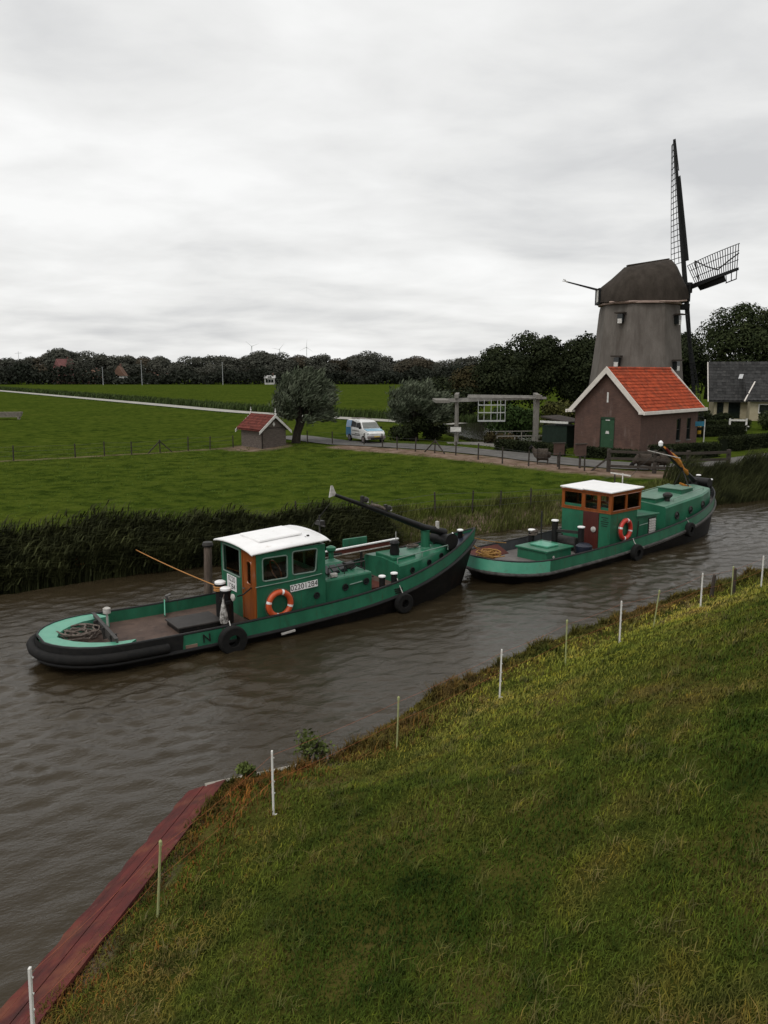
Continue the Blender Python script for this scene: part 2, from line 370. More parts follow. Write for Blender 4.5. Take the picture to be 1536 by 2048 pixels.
# ------------------------------------------------------------------ boats
green = M('green_paint', (.026,.155,.085), .38, c2=(.017,.108,.058), scale=2.0, bump=.06, bscale=5, spec=.35, c3=(.050,.062,.036), scale3=6., f3=(.60,.82), stretch=(1,1,.4))
mint = M('mint_green', (.10,.36,.24), .35, c2=(.075,.30,.20), scale=3., c3=(.09,.2,.13), scale3=7., f3=(.6,.75))  # lighter green than the sides, for stern margin, bracket, plating and hatch panel
black = M('black_paint', (.009,.009,.010), .5, spec=.25, c2=(.014,.013,.012), scale=4., c3=(.028,.022,.019), scale3=5., f3=(.58,.72))
tar = M('tar_hull', (.005,.005,.005), .55, spec=.12, c2=(.014,.012,.011), scale=3., c3=(.028,.022,.019), scale3=3., f3=(.58,.75), stretch=(1,1,3))
rubber = M('black_rubber', (.008,.008,.008), .8, spec=.2, c2=(.014,.013,.012), scale=8., bump=.2, bscale=20)
deckm = M('deck_paint', (.115,.078,.062), .75, c2=(.075,.052,.043), scale=2.2, c3=(.045,.034,.03), scale3=3.5, f3=(.55,.72), bump=.1, bscale=30)
redpaint = M('red_brown_paint', (.115,.035,.025), .6, c2=(.08,.026,.02), scale=3.)
white = M('white_paint', (.90,.89,.885), .45, c2=(.84,.83,.82), scale=2., c3=(.62,.57,.50), scale3=5., f3=(.62,.85))
dull_white = M('dull_white', (.55,.53,.50), .6, c2=(.36,.34,.31), scale=9.)
wood = M('varnished_wood', (.30,.085,.018), .28, c2=(.20,.05,.010), scale=3., stretch=(6,6,.6), coat=.4)
redwood = M('dark_red_wood', (.085,.018,.012), .4, c2=(.06,.013,.01), scale=3., stretch=(6,6,.6))
steel = M('grey_steel', (.16,.155,.15), .45, c2=(.09,.085,.08), scale=6., metal=.3)
darksteel = M('dark_steel', (.03,.03,.03), .5, c2=(.05,.045,.04), scale=8., metal=.2)
greyrail = M('pale_green_trim', (.19,.27,.22), .4, c2=(.14,.2,.17), scale=6.)
navy = M('navy_paint', (.010,.014,.028), .45, scale=4.)
orange = M('orange_plastic', (.62,.10,.028), .42, c2=(.52,.075,.02), scale=7., c3=(.40,.09,.04), scale3=6., f3=(.6,.75))
redorange = M('red_orange_plastic', (.60,.045,.028), .42, c2=(.5,.035,.02), scale=7.)
rope_y = M('yellow_rope', (.40,.23,.075), .85, c2=(.24,.13,.04), scale=25., bump=.4, bscale=60)
rope_o = M('orange_rope', (.50,.25,.09), .85, c2=(.36,.16,.05), scale=25., bump=.4, bscale=60)
rope_g = M('grey_rope', (.20,.165,.14), .9, c2=(.09,.07,.06), scale=18., bump=.5, bscale=60)
pile_m = M('weathered_pile', (.16,.125,.10), .9, c2=(.08,.06,.05), scale=4., stretch=(5,5,.6), bump=.5, bscale=12)
curtain = M('dark_interior', (.015,.014,.013), .8)
stains(green, (.075,.036,.018), 3.2, (3.,3.,.22), .60, .74, .75); stains(green, (.012,.040,.026), 1.3, (1,1,.8), .55, .75, .6); stains(white, (.42,.32,.22), 2.2, (2,2,.5), .62, .78, .6); stains(deckm, (.15,.12,.10), 4., (1,1,1), .60, .72, .6); stains(tar, (.045,.026,.018), 2.4, (1.5,1.5,.5), .58, .76, .7); stains(mint, (.10,.16,.11), 3., (1,1,1), .56, .76, .6)
def clear_glass():
    m = bpy.data.materials.new('clear_glass'); m.use_nodes = True; t = m.node_tree; L = t.links.new; t.nodes.remove(t.nodes['Principled BSDF'])
    o = t.nodes['Material Output']; tr = nd(t, 'ShaderNodeBsdfTransparent'); tr.inputs[0].default_value = (.94,.96,.95,1)
    gl = nd(t, 'ShaderNodeBsdfGlossy', i_Roughness=.02); fr = nd(t, 'ShaderNodeFresnel', i_IOR=1.6); mxs = nd(t, 'ShaderNodeMixShader')
    L(fr.outputs[0], mxs.inputs[0]); L(tr.outputs[0], mxs.inputs[1]); L(gl.outputs[0], mxs.inputs[2]); L(mxs.outputs[0], o.inputs[0]); return m
cglass = clear_glass()
dglass = glass('dark_glass')

def cells(mb, P0, U, V, W, u0, u1, v0, v1, holes):
    """a wall slab from P0 along U and V, thickness vector W, with rectangular openings"""
    P0, U, V, W = map(Vector, (P0, U, V, W))
    us = sorted({u0, u1, *[h[0] for h in holes], *[h[1] for h in holes]}); vs = sorted({v0, v1, *[h[2] for h in holes], *[h[3] for h in holes]})
    for a, b in zip(us[:-1], us[1:]):
        for c, d in zip(vs[:-1], vs[1:]):
            cu, cv = (a+b)/2, (c+d)/2
            if any(h[0] < cu < h[1] and h[2] < cv < h[3] for h in holes): continue
            q = [P0+U*a+V*c, P0+U*b+V*c, P0+U*b+V*d, P0+U*a+V*d]; mb.prism(q, W)
    return mb
def rrect(P0, U, V, u0, u1, v0, v1, r, n=4, skew=0.):
    P0, U, V = map(Vector, (P0, U, V)); pts = []
    for cu, cv, a0 in ((u1-r, v1-r, 0), (u0+r, v1-r, 90), (u0+r, v0+r, 180), (u1-r, v0+r, 270)):
        for i in range(n+1):
            a = R(a0 + 90*i/n); u, v = cu + r*math.cos(a), cv + r*math.sin(a)
            if cu > (u0+u1)/2: u += skew*(v-v0)/(v1-v0)
            pts.append(P0 + U*u + V*v)
    return pts
def window(parent, P0, U, V, Nrm, u0, u1, v0, v1, fmat, gmat, r=.07, fr=.022, skew=0.):
    Nrm = Vector(Nrm); pts = rrect(P0, U, V, u0, u1, v0, v1, r, skew=skew)
    mb = MB(); k = len(pts); mb.prism([p - Nrm*.035 for p in pts], -Nrm*.012)
    w = mb.build('window', gmat, parent)
    MB().tube(pts, fr, 6, closed=True).build('frame', fmat, w, smooth=True)
    return w
def porthole(parent, c, nrm, r, rim, gmat):
    c, nrm = Vector(c), Vector(nrm).normalized()
    p = MB().cyl(c - nrm*.02, c + nrm*.012, r*.9, n=20).build('porthole', gmat, parent)
    MB().torus(c + nrm*.012, nrm, r, r*.18, 20, 6).build('rim', rim, p, smooth=True)
    return p

class Hull:
    def __init__(h, L, B, ts, tb, bp, bq, sheer, strake=.34, deck=.33, bow_inset=.5, flare=0.):
        h.L, h.B, h.ts, h.tb, h.bp, h.bq, h.sheer, h.strake, h.dk, h.bi = L, B, ts, tb, bp, bq, sheer, strake, deck, bow_inset; h.s0 = 0.
        c = [0, .004, .012, .025, .045, .07]; h.T = c + list(np.linspace(.1, .9, 34)) + [.925, .95, .97, .984, .993, .998, 1.0]
    def hb(h, t):
        if t < h.ts: return h.B*math.sqrt(max(0, 1-((h.ts-t)/h.ts)**2))
        if t > h.tb: return h.B*max(0, 1-((t-h.tb)/(1-h.tb))**h.bp)**h.bq
        return h.B
    def side(h, s): return h.hb(min(1, max(0, s/h.L)))
    def lev(h, t, i):
        zt = h.sheer(t*h.L)
        return [( -.8, .5, 1.9, h.bi*1.9), (-.3, .86, .8, h.bi*1.35), (.06, .955, .30, h.bi), (zt-h.strake, 1.0, .0, .05), (zt, .975, .06, 0)][i]
    def pt(h, t, i, sgn, off=0., dz=0.):
        z, k, a, b = h.lev(t, i); a += off + h.s0; b += off
        return (a + t*(h.L-a-b), sgn*max(0, h.hb(t)*k - off*(1 if h.hb(t) > off else 0)), z + dz)
    def dz(h, s): return h.sheer(s) - h.dk
    def build(h, P, side_mat, low_mat, deck_mat, rail_mat, strake_mat, inner_mat, strake_r=.07):
        lo = MB(); up = MB(); inn = MB()
        for sg in (-1, 1):
            lo.grid([[h.pt(t, i, sg) for t in h.T] for i in (0, 1, 2, 3)]); up.grid([[h.pt(t, i, sg) for t in h.T] for i in (3, 4)])
            inn.grid([[h.pt(t, 4, sg, .05) for t in h.T], [h.pt(t, 4, sg, .05, -h.dk) for t in h.T]])
        lo.grid([[h.pt(t, 0, -1) for t in h.T], [h.pt(t, 0, 1) for t in h.T]])
        hull = lo.build('hull', low_mat, P, smooth=True, angle=60); up.build('side_plating', side_mat, hull, smooth=True, angle=60)
        inn.build('bulwark_lining', inner_mat, hull, smooth=True, angle=60)
        MB().grid([[h.pt(t, 4, -1, .05, -h.dk) for t in h.T], [h.pt(t, 4, 1, .05, -h.dk) for t in h.T]]).build('deck', deck_mat, P)
        loop = [h.pt(t, 4, -1, .02, .01) for t in h.T[1:-1]] + [h.pt(t, 4, 1, .02, .01) for t in h.T[1:-1][::-1]]
        MB().tube(loop, .035, 6, closed=True).build('gunwale_rail', rail_mat, hull, smooth=True)
        loop = [h.pt(t, 3, -1, -.02) for t in h.T[1:-1]] + [h.pt(t, 3, 1, -.02) for t in h.T[1:-1][::-1]]
        MB().tube(loop, strake_r, 8, closed=True).build('rubbing_strake', strake_mat, hull, smooth=True)
        return hull
def bollard(parent, c, h, r=.075, mat=None, cap=None):
    x, y, z = c; p = MB().lathe([(r*1.5, 0), (r*1.5, .03), (r, .05), (r, h-.04), (r*1.2, h-.02), (r*1.2, h)], c, 16).build('bollard', mat or black, parent, smooth=True)
    MB().lathe([(r*1.22, h), (r*1.22, h+.035), (r*.9, h+.05)], c, 16).build('bollard_cap', cap or white, p, smooth=True); return p
def local2w(o, p):
    return Matrix.Translation(o.location) @ o.rotation_euler.to_matrix().to_4x4() @ Vector(p)
def catenary(p, q, sag, n=14):
    p, q = Vector(p), Vector(q); return [p.lerp(q, i/n) - Vector((0, 0, sag*4*(i/n)*(1-i/n))) for i in range(n+1)]
def coil(c, r0, r1, turns, rise, rr, jit, seed, flat=1.):
    g = random.Random(seed); pts = []; n = int(turns*18)
    for i in range(n):
        a = 2*math.pi*i/18; r = r0 + (r1-r0)*(.5+.5*math.sin(i*.21)) + g.uniform(-jit, jit)
        pts.append((c[0] + r*math.cos(a), c[1] + r*flat*math.sin(a), c[2] + rr + rise*i/n + g.uniform(0, jit)))
    return pts
def lifebuoy(name, c, nrm, up, Ro, Ri, mat, label):
    c, nrm, up = Vector(c), Vector(nrm).normalized(), Vector(up); rt = up.cross(nrm).normalized(); up = nrm.cross(rt)
    Rm, r = (Ro+Ri)/2, (Ro-Ri)/2; mid = c + nrm*r*.85
    root = thing(name, label, 'lifebuoy', mid)
    def arc(a0, a1, rad, n):
        return [(rt*math.cos(a) + up*math.sin(a))*Rm for a in [a0+(a1-a0)*i/n for i in range(n+1)]]
    MB().tube([(rt*math.cos(a) + up*math.sin(a))*Rm for a in [2*math.pi*i/40 for i in range(40)]], r, 12, closed=True).build('ring', mat, root, smooth=True)
    for k in range(4):
        a = R(75 + 90*k); MB().tube(arc(a-.09, a+.09, r, 4), r*1.03, 12).build('white_band', white, root, smooth=True)
    gl = []
    for i in range(48):
        a = 2*math.pi*i/48; gl.append((rt*math.cos(a) + up*math.sin(a))*(Ro + .012 + .02*abs(math.sin(2*(a-R(75))))))
    MB().tube(gl, .008, 5, closed=True).build('grab_line', rope_g, root, smooth=True)
    return root
def tyre(name, c, nrm, Ro, w, label, rope_to=None):
    root = thing(name, label, 'tyre fender', c); nrm = Vector(nrm).normalized(); a = nrm.orthogonal().normalized(); b = nrm.cross(a)
    prof = [(Ro*.42, -.5), (Ro*.9, -.5), (Ro*.98, -.4), (Ro, -.15), (Ro, .15), (Ro*.98, .4), (Ro*.9, .5), (Ro*.42, .5), (Ro*.40, .4), (Ro*.5, 0), (Ro*.40, -.4)]
    rows = [[(a*math.cos(t) + b*math.sin(t))*r + nrm*w*z for t in [2*math.pi*i/32 for i in range(32)]] for r, z in prof + prof[:1]]
    mb = MB(); mb.grid(rows, closed=True); mb.build('tyre', rubber, root, smooth=True, angle=35)
    if rope_to is not None:
        d = Vector(rope_to) - Vector(c); MB().tube([Vector((0, 0, Ro*.75)), d*.6 + Vector((0,0,.06)), d], .014, 6).build('lashing', dull_white, root, smooth=True)
    return root

# ---------------- the nearer tugboat
TH1 = R(35); b1 = thing('tugboat', 'nearer green tugboat with black hull, rounded white wheelhouse roof and orange lifebuoy', 'tugboat', (-8.62, 18.32, 0), TH1, 'green tugboats moored end to end')
def sh1(s): return .64 - .06*math.sin(min(1, s/7)*math.pi) + (1.18*((s-6)/8.3)**2.0 if s > 6 else 0)
H1 = Hull(14.3, 1.56, .115, .60, 2.1, .92, sh1, strake=.40, deck=.30, bow_inset=.55); H1.s0 = .24
hull1 = H1.build(b1, green, tar, deckm, black, black, green, .055)
W1 = lambda s, l, z: local2w(b1, (s, l, z))
# stern margin plate and belt fender
def sternring(off0, off1, tmax, z0, z1):
    ts = [t for t in H1.T if t <= tmax]
    outer = [H1.pt(t, 4, -1, off0, z0) for t in ts[::-1]] + [H1.pt(t, 4, 1, off0, z0) for t in ts[1:]]
    inner = [H1.pt(t, 4, -1, off1, z1) for t in ts[::-1]] + [H1.pt(t, 4, 1, off1, z1) for t in ts[1:]]
    return outer, inner
o_, i_ = sternring(.04, .40, .125, .02, -.02); low = [(p[0], p[1], p[2]-.3) for p in i_]
MB().grid([o_, i_, low]).build('stern_margin', mint, b1, smooth=True, angle=30)
loop = [H1.pt(t, 3, -1, -.05, .17) for t in [x for x in H1.T if x < .205][::-1]] + [H1.pt(t, 3, 1, -.05, .17) for t in [x for x in H1.T if x < .205][1:]]
MB().tube(loop, .12, 10).build('belt_fender', rubber, b1, smooth=True)
ts9 = [t for t in H1.T if t < .235]; MB().grid([[H1.pt(t, 3, -1, -.012, .0) for t in ts9[::-1]] + [H1.pt(t, 3, 1, -.012) for t in ts9[1:]], [H1.pt(t, 4, -1, -.012, .012) for t in ts9[::-1]] + [H1.pt(t, 4, 1, -.012, .012) for t in ts9[1:]]]).build('stern_rubber', rubber, b1, smooth=True)

text_part('N', 'lettering', .30, black, hull1, Matrix.Translation((3.98, -1.556, sh1(3.9)-.19)) @ Matrix.Rotation(R(84), 4, 'X'), .012)
MB().bx(3.42, 3.72, -1.575, -1.53, .22, .31).build('bare_patch', M('bare_primer', (.26,.17,.13), .8, scale=8.), hull1)
# aft deck
tb_ = MB(); tb_.bar((1.86, -1.22, .56), (1.98, 1.25, .58), .04, .26); tb_.bar((1.84, -1.22, .70), (1.96, 1.25, .72), .09, .03)
tb_.build('deck_coaming', M('dull_steel', (.075,.07,.066), .6, c2=(.045,.042,.04), scale=5.), b1, bevel=.008)
for l in (-.7, 0., .7): MB().bar((1.95, l, .36), (1.9, l, .66), .04, .18).build('bracket', MATS['dull_steel'], b1)
hc = MB(); hc.bx(3.66, 4.84, -.5, .42, sh1(4)-.3, .40); hc.build('deck_hatch', black, b1, bevel=.02); hc2 = MB(); hc2.bx(3.62, 4.88, -.54, .46, .40, .45); hc2.build('hatch_lid', M('dark_lid', (.05,.045,.042), .6, scale=3.), b1, bevel=.015)
MB().lathe([(.03, 0), (.03, .35), (.10, .37), (.10, .5), (.05, .53)], (2.24, .95, .36), 14).build('stern_light', dull_white, b1, smooth=True)
kn = MB().bar((4.0, 1.50, .55), (3.85, 1.1, .33), .03, .34, w2=.03, h2=.06); kn.build('bulwark_bracket', mint, b1)
MB().tube([(4.1, 1.52, .62), (4.05, 1.50, .78), (4.18, 1.5, .8)], .04, 8).build('fairlead', steel, b1, smooth=True)
# tow bitts
bt = MB(); bt.lathe([(.20, 0), (.20, .02), (.13, .05), (.13, .93), (.16, .96), (.16, 1.02)], (5.0, -.12, .33), 20); bt.lathe([(.13, 0), (.13, .85), (.155, .88), (.155, .93)], (4.98, -.52, .33), 20)
bt.bar((5.0, .02, .95), (4.97, -.72, .95), .14, .1); bt.bar((5.12, -.3, .33), (5.12, -.3, .95), .5, .12)
bitts = bt.build('towing_bitts', black, b1, smooth=True, bevel=.01)
for l, z in ((-.12, 1.352), (-.52, 1.262)): MB().lathe([(.15, 0), (.15, .05), (.11, .075)], (5.0 if l > -.3 else 4.98, l, z), 20).build('bitt_cap', white, bitts, smooth=True)
MB().lathe([(.02, 0), (.09, .02), (.10, .06), (.02, .1)], (0, 0, 0), 16).build('deck_lamp', dull_white, b1, smooth=True).matrix_local = Matrix.Translation((5.02, -.98, 1.16)) @ Matrix.Rotation(R(-90), 4, 'Y')
MB().tube([(5.12, -.95, 1.16), (5.3, -.9, 1.16), (5.58, -.85, 1.3)], .02, 6).build('lamp_bracket', black, b1)
# wheelhouse
wz0 = .34; wh = MB(); LN, LF = -1.14, 1.14
nearW = [(6.0-.22, 6.52, 1.50, 2.13), (6.68, 7.46, 1.55, 2.20)]
cells(wh, (0, LN, 0), (1,0,0), (0,0,1), (0,.05,0), 5.6, 7.72, wz0, 2.30, nearW)
cells(wh, (0, LF, 0), (1,0,0), (0,0,1), (0,-.05,0), 5.6, 7.72, wz0, 2.30, nearW)
cells(wh, (5.6, 0, 0), (0,1,0), (0,0,1), (.05,0,0), LN+.05, LF-.05, wz0, 2.28, [(LN+.05, -.30, 0, 2.2), (-.12, 1.0, 1.42, 2.2)])
cells(wh, (7.72, 0, 0), (0,1,0), (0,0,1), (-.05,0,0), LN+.05, LF-.05, wz0, 2.30, [(-1.02, -.05, 1.5, 2.2), (.05, 1.02, 1.5, 2.2)])
wheel = wh.build('wheelhouse', green, b1)
for (u0, u1, v0, v1), sk in zip(nearW, (0, .10)):
    window(wheel, (0, LN, 0), (1,0,0), (0,0,1), (0,-1,0), u0, u1-sk*.6, v0, v1, greyrail, cglass, skew=sk*.6)
    window(wheel, (0, LF, 0), (1,0,0), (0,0,1), (0,1,0), u0, u1, v0, v1, greyrail, cglass)
for u0, u1 in ((-1.02, -.05), (.05, 1.02)): window(wheel, (7.72, 0, 0), (0,1,0), (0,0,1), (1,0,0), u0, u1, 1.5, 2.2, greyrail, cglass, r=.04)
window(wheel, (5.6, 0, 0), (0,1,0), (0,0,1), (-1,0,0), -.12, 1.0, 1.42, 2.2, greyrail, cglass, r=.03)
dr = MB(); cells(dr, (5.585, 0, 0), (0,1,0), (0,0,1), (.045,0,0), -1.07, -.34, wz0+.02, 2.2, [(-.86, -.58, 1.36, 2.0)])
door = dr.build('door', wood, wheel)
window(door, (5.59, 0, 0), (0,1,0), (0,0,1), (-1,0,0), -.86, -.58, 1.36, 2.0, wood, cglass, r=.09, fr=.025)
df_ = MB(); df_.bx(5.57, 5.65, -.34, -.29, wz0, 2.24); df_.bx(5.57, 5.65, -1.12, -1.07, wz0, 2.24); df_.bx(5.572, 5.648, -1.07, -.34, 2.2, 2.24); df_.build('door_frame', wood, wheel)
MB().tube([(5.58, -.40, 1.2), (5.53, -.40, 1.2), (5.53, -.52, 1.2)], .013, 6).build('door_handle', steel, door)
MB().tube([(5.56, LN-.012, 1.37), (6.6, LN-.014, 1.40), (7.6, LN-.012, 1.46)], .014, 6).build('belt_moulding', greyrail, wheel)
rows = []
for i in range(13):
    l = -1.24 + 2.48*i/12; cam_ = .10*(1-(l/1.24)**2); ed = .0 if abs(l) < 1.15 else -.015
    rows.append([(5.43, l, 2.27+cam_+ed), (5.46, l, 2.30+cam_+ed), (6.6, l, 2.375+cam_+ed), (7.78, l, 2.43+cam_+ed), (7.84, l, 2.38+cam_+ed)])
rm = MB(); rm.grid(rows); roof = rm.build('roof', white, wheel, smooth=True, angle=60, solid=.045)
MB().prism([(5.95, -.62, 2.44), (5.95, .62, 2.44), (7.3, .62, 2.52), (7.3, -.62, 2.52)], (0, 0, .07)).build('roof_hatch', white, wheel, bevel=.03)
rc = MB(); rc.bar((7.38, -.78, 2.46), (7.38, -.78, 2.53), .06, .06); rc.bar((7.25, -.8, 2.45), (7.3, -.8, 2.48), .05, .04); rc.build('roof_cleat', darksteel, wheel)
# wheelhouse fittings: mast lamp at front of the roof
ml = MB(); ml.tube([(7.80, -.55, 2.3), (7.9, -.55, 2.5), (7.9, -.55, 3.0)], .022, 6); ml.box((7.93, -.55, 2.78), (.16, .22, .12)); ml.bar((7.9, -.85, 2.72), (7.9, -.3, 2.72), .03, .04); ml.build('signal_mast', darksteel, wheel, smooth=True)
# interior
it = MB(); it.bx(6.9, 7.6, -.9, .9, wz0, 1.42); it.bx(6.0, 6.35, .35, .85, wz0, 1.0); it.build('console', curtain, wheel, bevel=.03)
MB().torus((6.75, 0, 1.45), (1, 0, .3), .3, .02, 24, 6).build('steering_wheel', wood, wheel, smooth=True)
# registration plates
def plate(parent, mtx, w, h, lines, size):
    p = MB().box((0,0,0), (w, h, .012)).build('registration_plate', white, parent); p.matrix_local = mtx
    for i, ln in enumerate(lines):
        text_part(ln, 'lettering', size, black, p, Matrix.Translation((0, (len(lines)-1)*h*.25 - i*h*.5, .0065)), .002)
plate(wheel, Matrix.Translation((7.02, LN-.022, 1.20)) @ Matrix.Rotation(R(90), 4, 'X') @ Matrix.Rotation(R(3.), 4, 'Z'), .86, .19, ['02201284'], .215)
plate(wheel, Matrix.Translation((5.585, .42, 1.16)) @ Matrix.Rotation(R(-90), 4, 'Z') @ Matrix.Rotation(R(90), 4, 'X'), .62, .42, ['0220', '1284'], .23)
porthole(wheel, (7.42, LN-.01, .86), (0,-1,0), .085, black, dglass)
# engine casing
ec = MB(); ec.prism([(7.725, -1.08, .34), (9.35, -1.08, .40), (9.35, -1.08, 1.26), (7.725, -1.08, 1.22)], (0, 2.16, 0)); cas = ec.build('engine_casing', green, b1, bevel=.05)
for s, z in ((8.4, .93), (9.12, 1.0)): porthole(cas, (s, -1.095, z), (0,-1,0), .09, black, dglass)
MB().tube([(8.55, -1.10, .98), (8.98, -1.10, 1.02)], .018, 6).build('grab_rail', greyrail, cas)
sk = MB(); sk.prism([(7.9, -.75, 1.22), (8.75, -.75, 1.25), (8.75, -.3, 1.45), (7.9, -.3, 1.43)], (0, .02, 0)); sk.prism([(7.9, -.75, 1.2), (7.9, .6, 1.2), (7.9, .15, 1.47), (7.9, -.3, 1.47)], (.85, 0, .02)); sky_l = sk.build('skylight', green, cas, bevel=.02)
for k in range(3):
    q = Vector((8.02 + k*.26, -.70, 1.26)); MB().prism([q, q + Vector((.2, 0, .005)), q + Vector((.2, .33, .165)), q + Vector((0, .33, .16))], (0, -.012, .022)).build('pane', dglass, sky_l)
gr_ = MB(); gr_.tube([(7.95, -.9, 1.25), (7.95, -.9, 1.5), (9.2, -.9, 1.56), (9.2, -.9, 1.28)], .02, 6); gr_.tube([(8.5, -.9, 1.26), (8.5, -.9, 1.52)], .016, 6); gr_.build('hand_rail', darksteel, cas, smooth=True)
MB().box((8.1, -.95, 1.30), (.22, .14, .12)).build('deck_lamp', dull_white, cas, bevel=.03)
vp = MB(); vp.lathe([(.08, 0), (.08, .35), (.15, .42), (.15, .5), (.05, .55)], (8.9, .5, 1.25), 16); vp.build('vent_cowl', green, cas, smooth=True)
# pipes, hoses and clutter on the casing
for pts_, r_, m_ in (([(7.8, -.2, 1.30), (8.3, -.25, 1.36), (8.9, .1, 1.34), (9.3, .05, 1.28)], .03, darksteel), ([(8.9, -.6, 1.27), (9.05, -.7, 1.40), (9.2, -.5, 1.32), (9.3, -.75, 1.28)], .022, black), ([(7.8, .7, 1.3), (8.6, .75, 1.5), (9.4, .7, 1.45)], .035, darksteel), ([(9.35, .2, 1.0), (9.6, .15, .9), (9.9, .3, .75), (10.2, .1, .72)], .025, black)):
    MB().tube(pts_, r_, 7).build('pipe', m_, b1, smooth=True)
MB().box((9.0, -.35, 1.36), (.3, .22, .16)).build('tool_box', darksteel, b1, bevel=.02); MB().tube(coil((11.9, .35, 1.40), .1, .2, 4, .06, .018, .01, 44), .018, 6).build('hose_coil', rope_g, b1, smooth=True)
MB().tube([(11.05, .1, 1.42), (11.05, .1, 2.05)], .015, 6).build('flag_pole', dull_white, b1)
# red gangplank along the far side
gpk = MB(); gpk.prism([(8.6, .72, 1.40), (11.6, .72, 1.50), (11.6, .72, 1.64), (8.6, .72, 1.54)], (0, .05, 0)); gp = gpk.build('gangplank_board', redpaint, b1)
MB().bar((8.6, .745, 1.56), (11.6, .745, 1.66), .09, .035).build('white_edge', white, gp); MB().bar((8.6, .715, 1.385), (11.6, .715, 1.485), .05, .03).build('white_edge', dull_white, gp)
for s in (8.9, 10.2, 11.4): MB().bar((s, .8, .5), (s, .8, 1.45), .06, .06).build('plank_support', darksteel, b1)
MB().bx(9.7, 10.6, 1.05, 1.13, 1.35, 1.8).build('side_board', green, b1, bevel=.02)
# bollards amidships
for s, l in ((9.72, -1.05), (10.02, -1.24)): bollard(b1, (s, l, H1.dz(s)), .45 if l > -1.1 else .5, .09)
ml2 = MB(); ml2.bx(9.4, 10.3, -.7, .9, H1.dz(9.8)-.2, H1.dz(9.8)+.04); ml2.build('deck_step', redpaint, b1)
# fore cabin trunk
def trunk(h, s0, s1, inset, ztop, n=14):
    out_, top_ = [], []
    ss = [s0 + (s1-s0)*i/n for i in range(n+1)]
    near = [(s, -max(.25, min(.98, h.side(s)-inset)), h.dz(s)-.05) for s in ss]
    return ss, near
ss, nr = trunk(H1, 10.42, 12.95, .42, 0)
ztop = lambda s: 1.26 + .06*(s-10.4)
rows = [[(p[0], p[1]*1.0, p[2]) for p in nr], [(p[0], p[1]*.97, ztop(p[0])-.05) for p in nr], [(p[0], p[1]*.92, ztop(p[0])) for p in nr], [(p[0], 0, ztop(p[0])+.07) for p in nr], [(p[0], -p[1]*.92, ztop(p[0])) for p in nr], [(p[0], -p[1]*.97, ztop(p[0])-.05) for p in nr], [(p[0], -p[1], p[2]) for p in nr]]
tk = MB(); tk.grid(rows); tk.add([r[0] for r in rows], [tuple(range(7))]); tk.add([r[-1] for r in rows], [tuple(range(7))]); fore = tk.build('fore_cabin', green, b1, smooth=True, angle=35)
for s in (10.95, 11.75, 12.4): 
    l = -max(.25, min(.98, H1.side(s)-.42)); porthole(fore, (s, l*.985-.006, (H1.dz(s)+ztop(s))/2), (.12, -1, 0.03), .085, black, dglass)
hl = MB(); hl.bx(10.5, 11.35, -.55, .45, 1.30, 1.42); hl.build('cabin_hatch', green, fore, bevel=.03)
hr = MB(); hr.tube([(10.5, -.75, 1.27), (10.5, -.75, 1.42), (12.6, -.6, 1.55), (12.6, -.6, 1.4)], .018, 6); hr.tube([(11.5, -.68, 1.3), (11.5, -.68, 1.48)], .016, 6); hr.build('hand_rail', greyrail, fore, smooth=True)
hb_ = MB(); hb_.lathe([(.14, 0), (.16, .1), (.12, .3), (.16, .38), (.1, .45)], (10.75, -.25, 1.42), 14); hb_.build('vent_cowl', black, fore, smooth=True)
# folded mast with boom
mp_ = MB(); mp_.lathe([(.24, 0), (.2, .05), (.15, .1), (.14, .62), (.17, .64)], (12.15, 0, 1.36), 18); post = mp_.build('mast_post', green, b1, smooth=True)
bm_ = MB(); bm_.tube([(12.95, 0, 1.83), (12.1, 0, 2.08), (10.5, 0, 2.74), (8.75, 0, 3.44)], [.13, .12, .085, .05], 10); boom = bm_.build('boom', black, b1, smooth=True)
MB().prism([(8.55, -.02, 3.38), (8.80, -.02, 3.44), (8.68, -.02, 3.72), (8.62, -.02, 3.72)], (0, .04, 0)).build('boom_paddle', dull_white, boom)
for s, z in ((9.72, 3.06), (10.58, 2.72)):
    k = MB(); k.box((s, 0, z+.16), (.10, .08, .2)); k.lathe([(.05, 0), (.10, .04), (.10, .12), (.04, .16)], (s+.12, 0, z+.06), 12); k.build('lamp_block', darksteel, boom); MB().box((s+.17, -.03, z+.11), (.06, .07, .14)).build('lamp_lens', dull_white, boom)
lb = MB(); lb.tube([(10.05, .0, 3.02), (10.3, 0, 2.96), (10.55, 0, 2.84)], .05, 8); lb.build('boom_lashing', rope_g, boom, smooth=True)
MB().box((12.6, -.05, 2.12), (.1, .1, .26)).build('mast_lamp', dull_white, boom, bevel=.02)
rg = MB(); rg.tube([(8.8, 0, 3.42), (7.9, -.1, 2.6)], .007, 5); rg.build('stay', darksteel, boom)
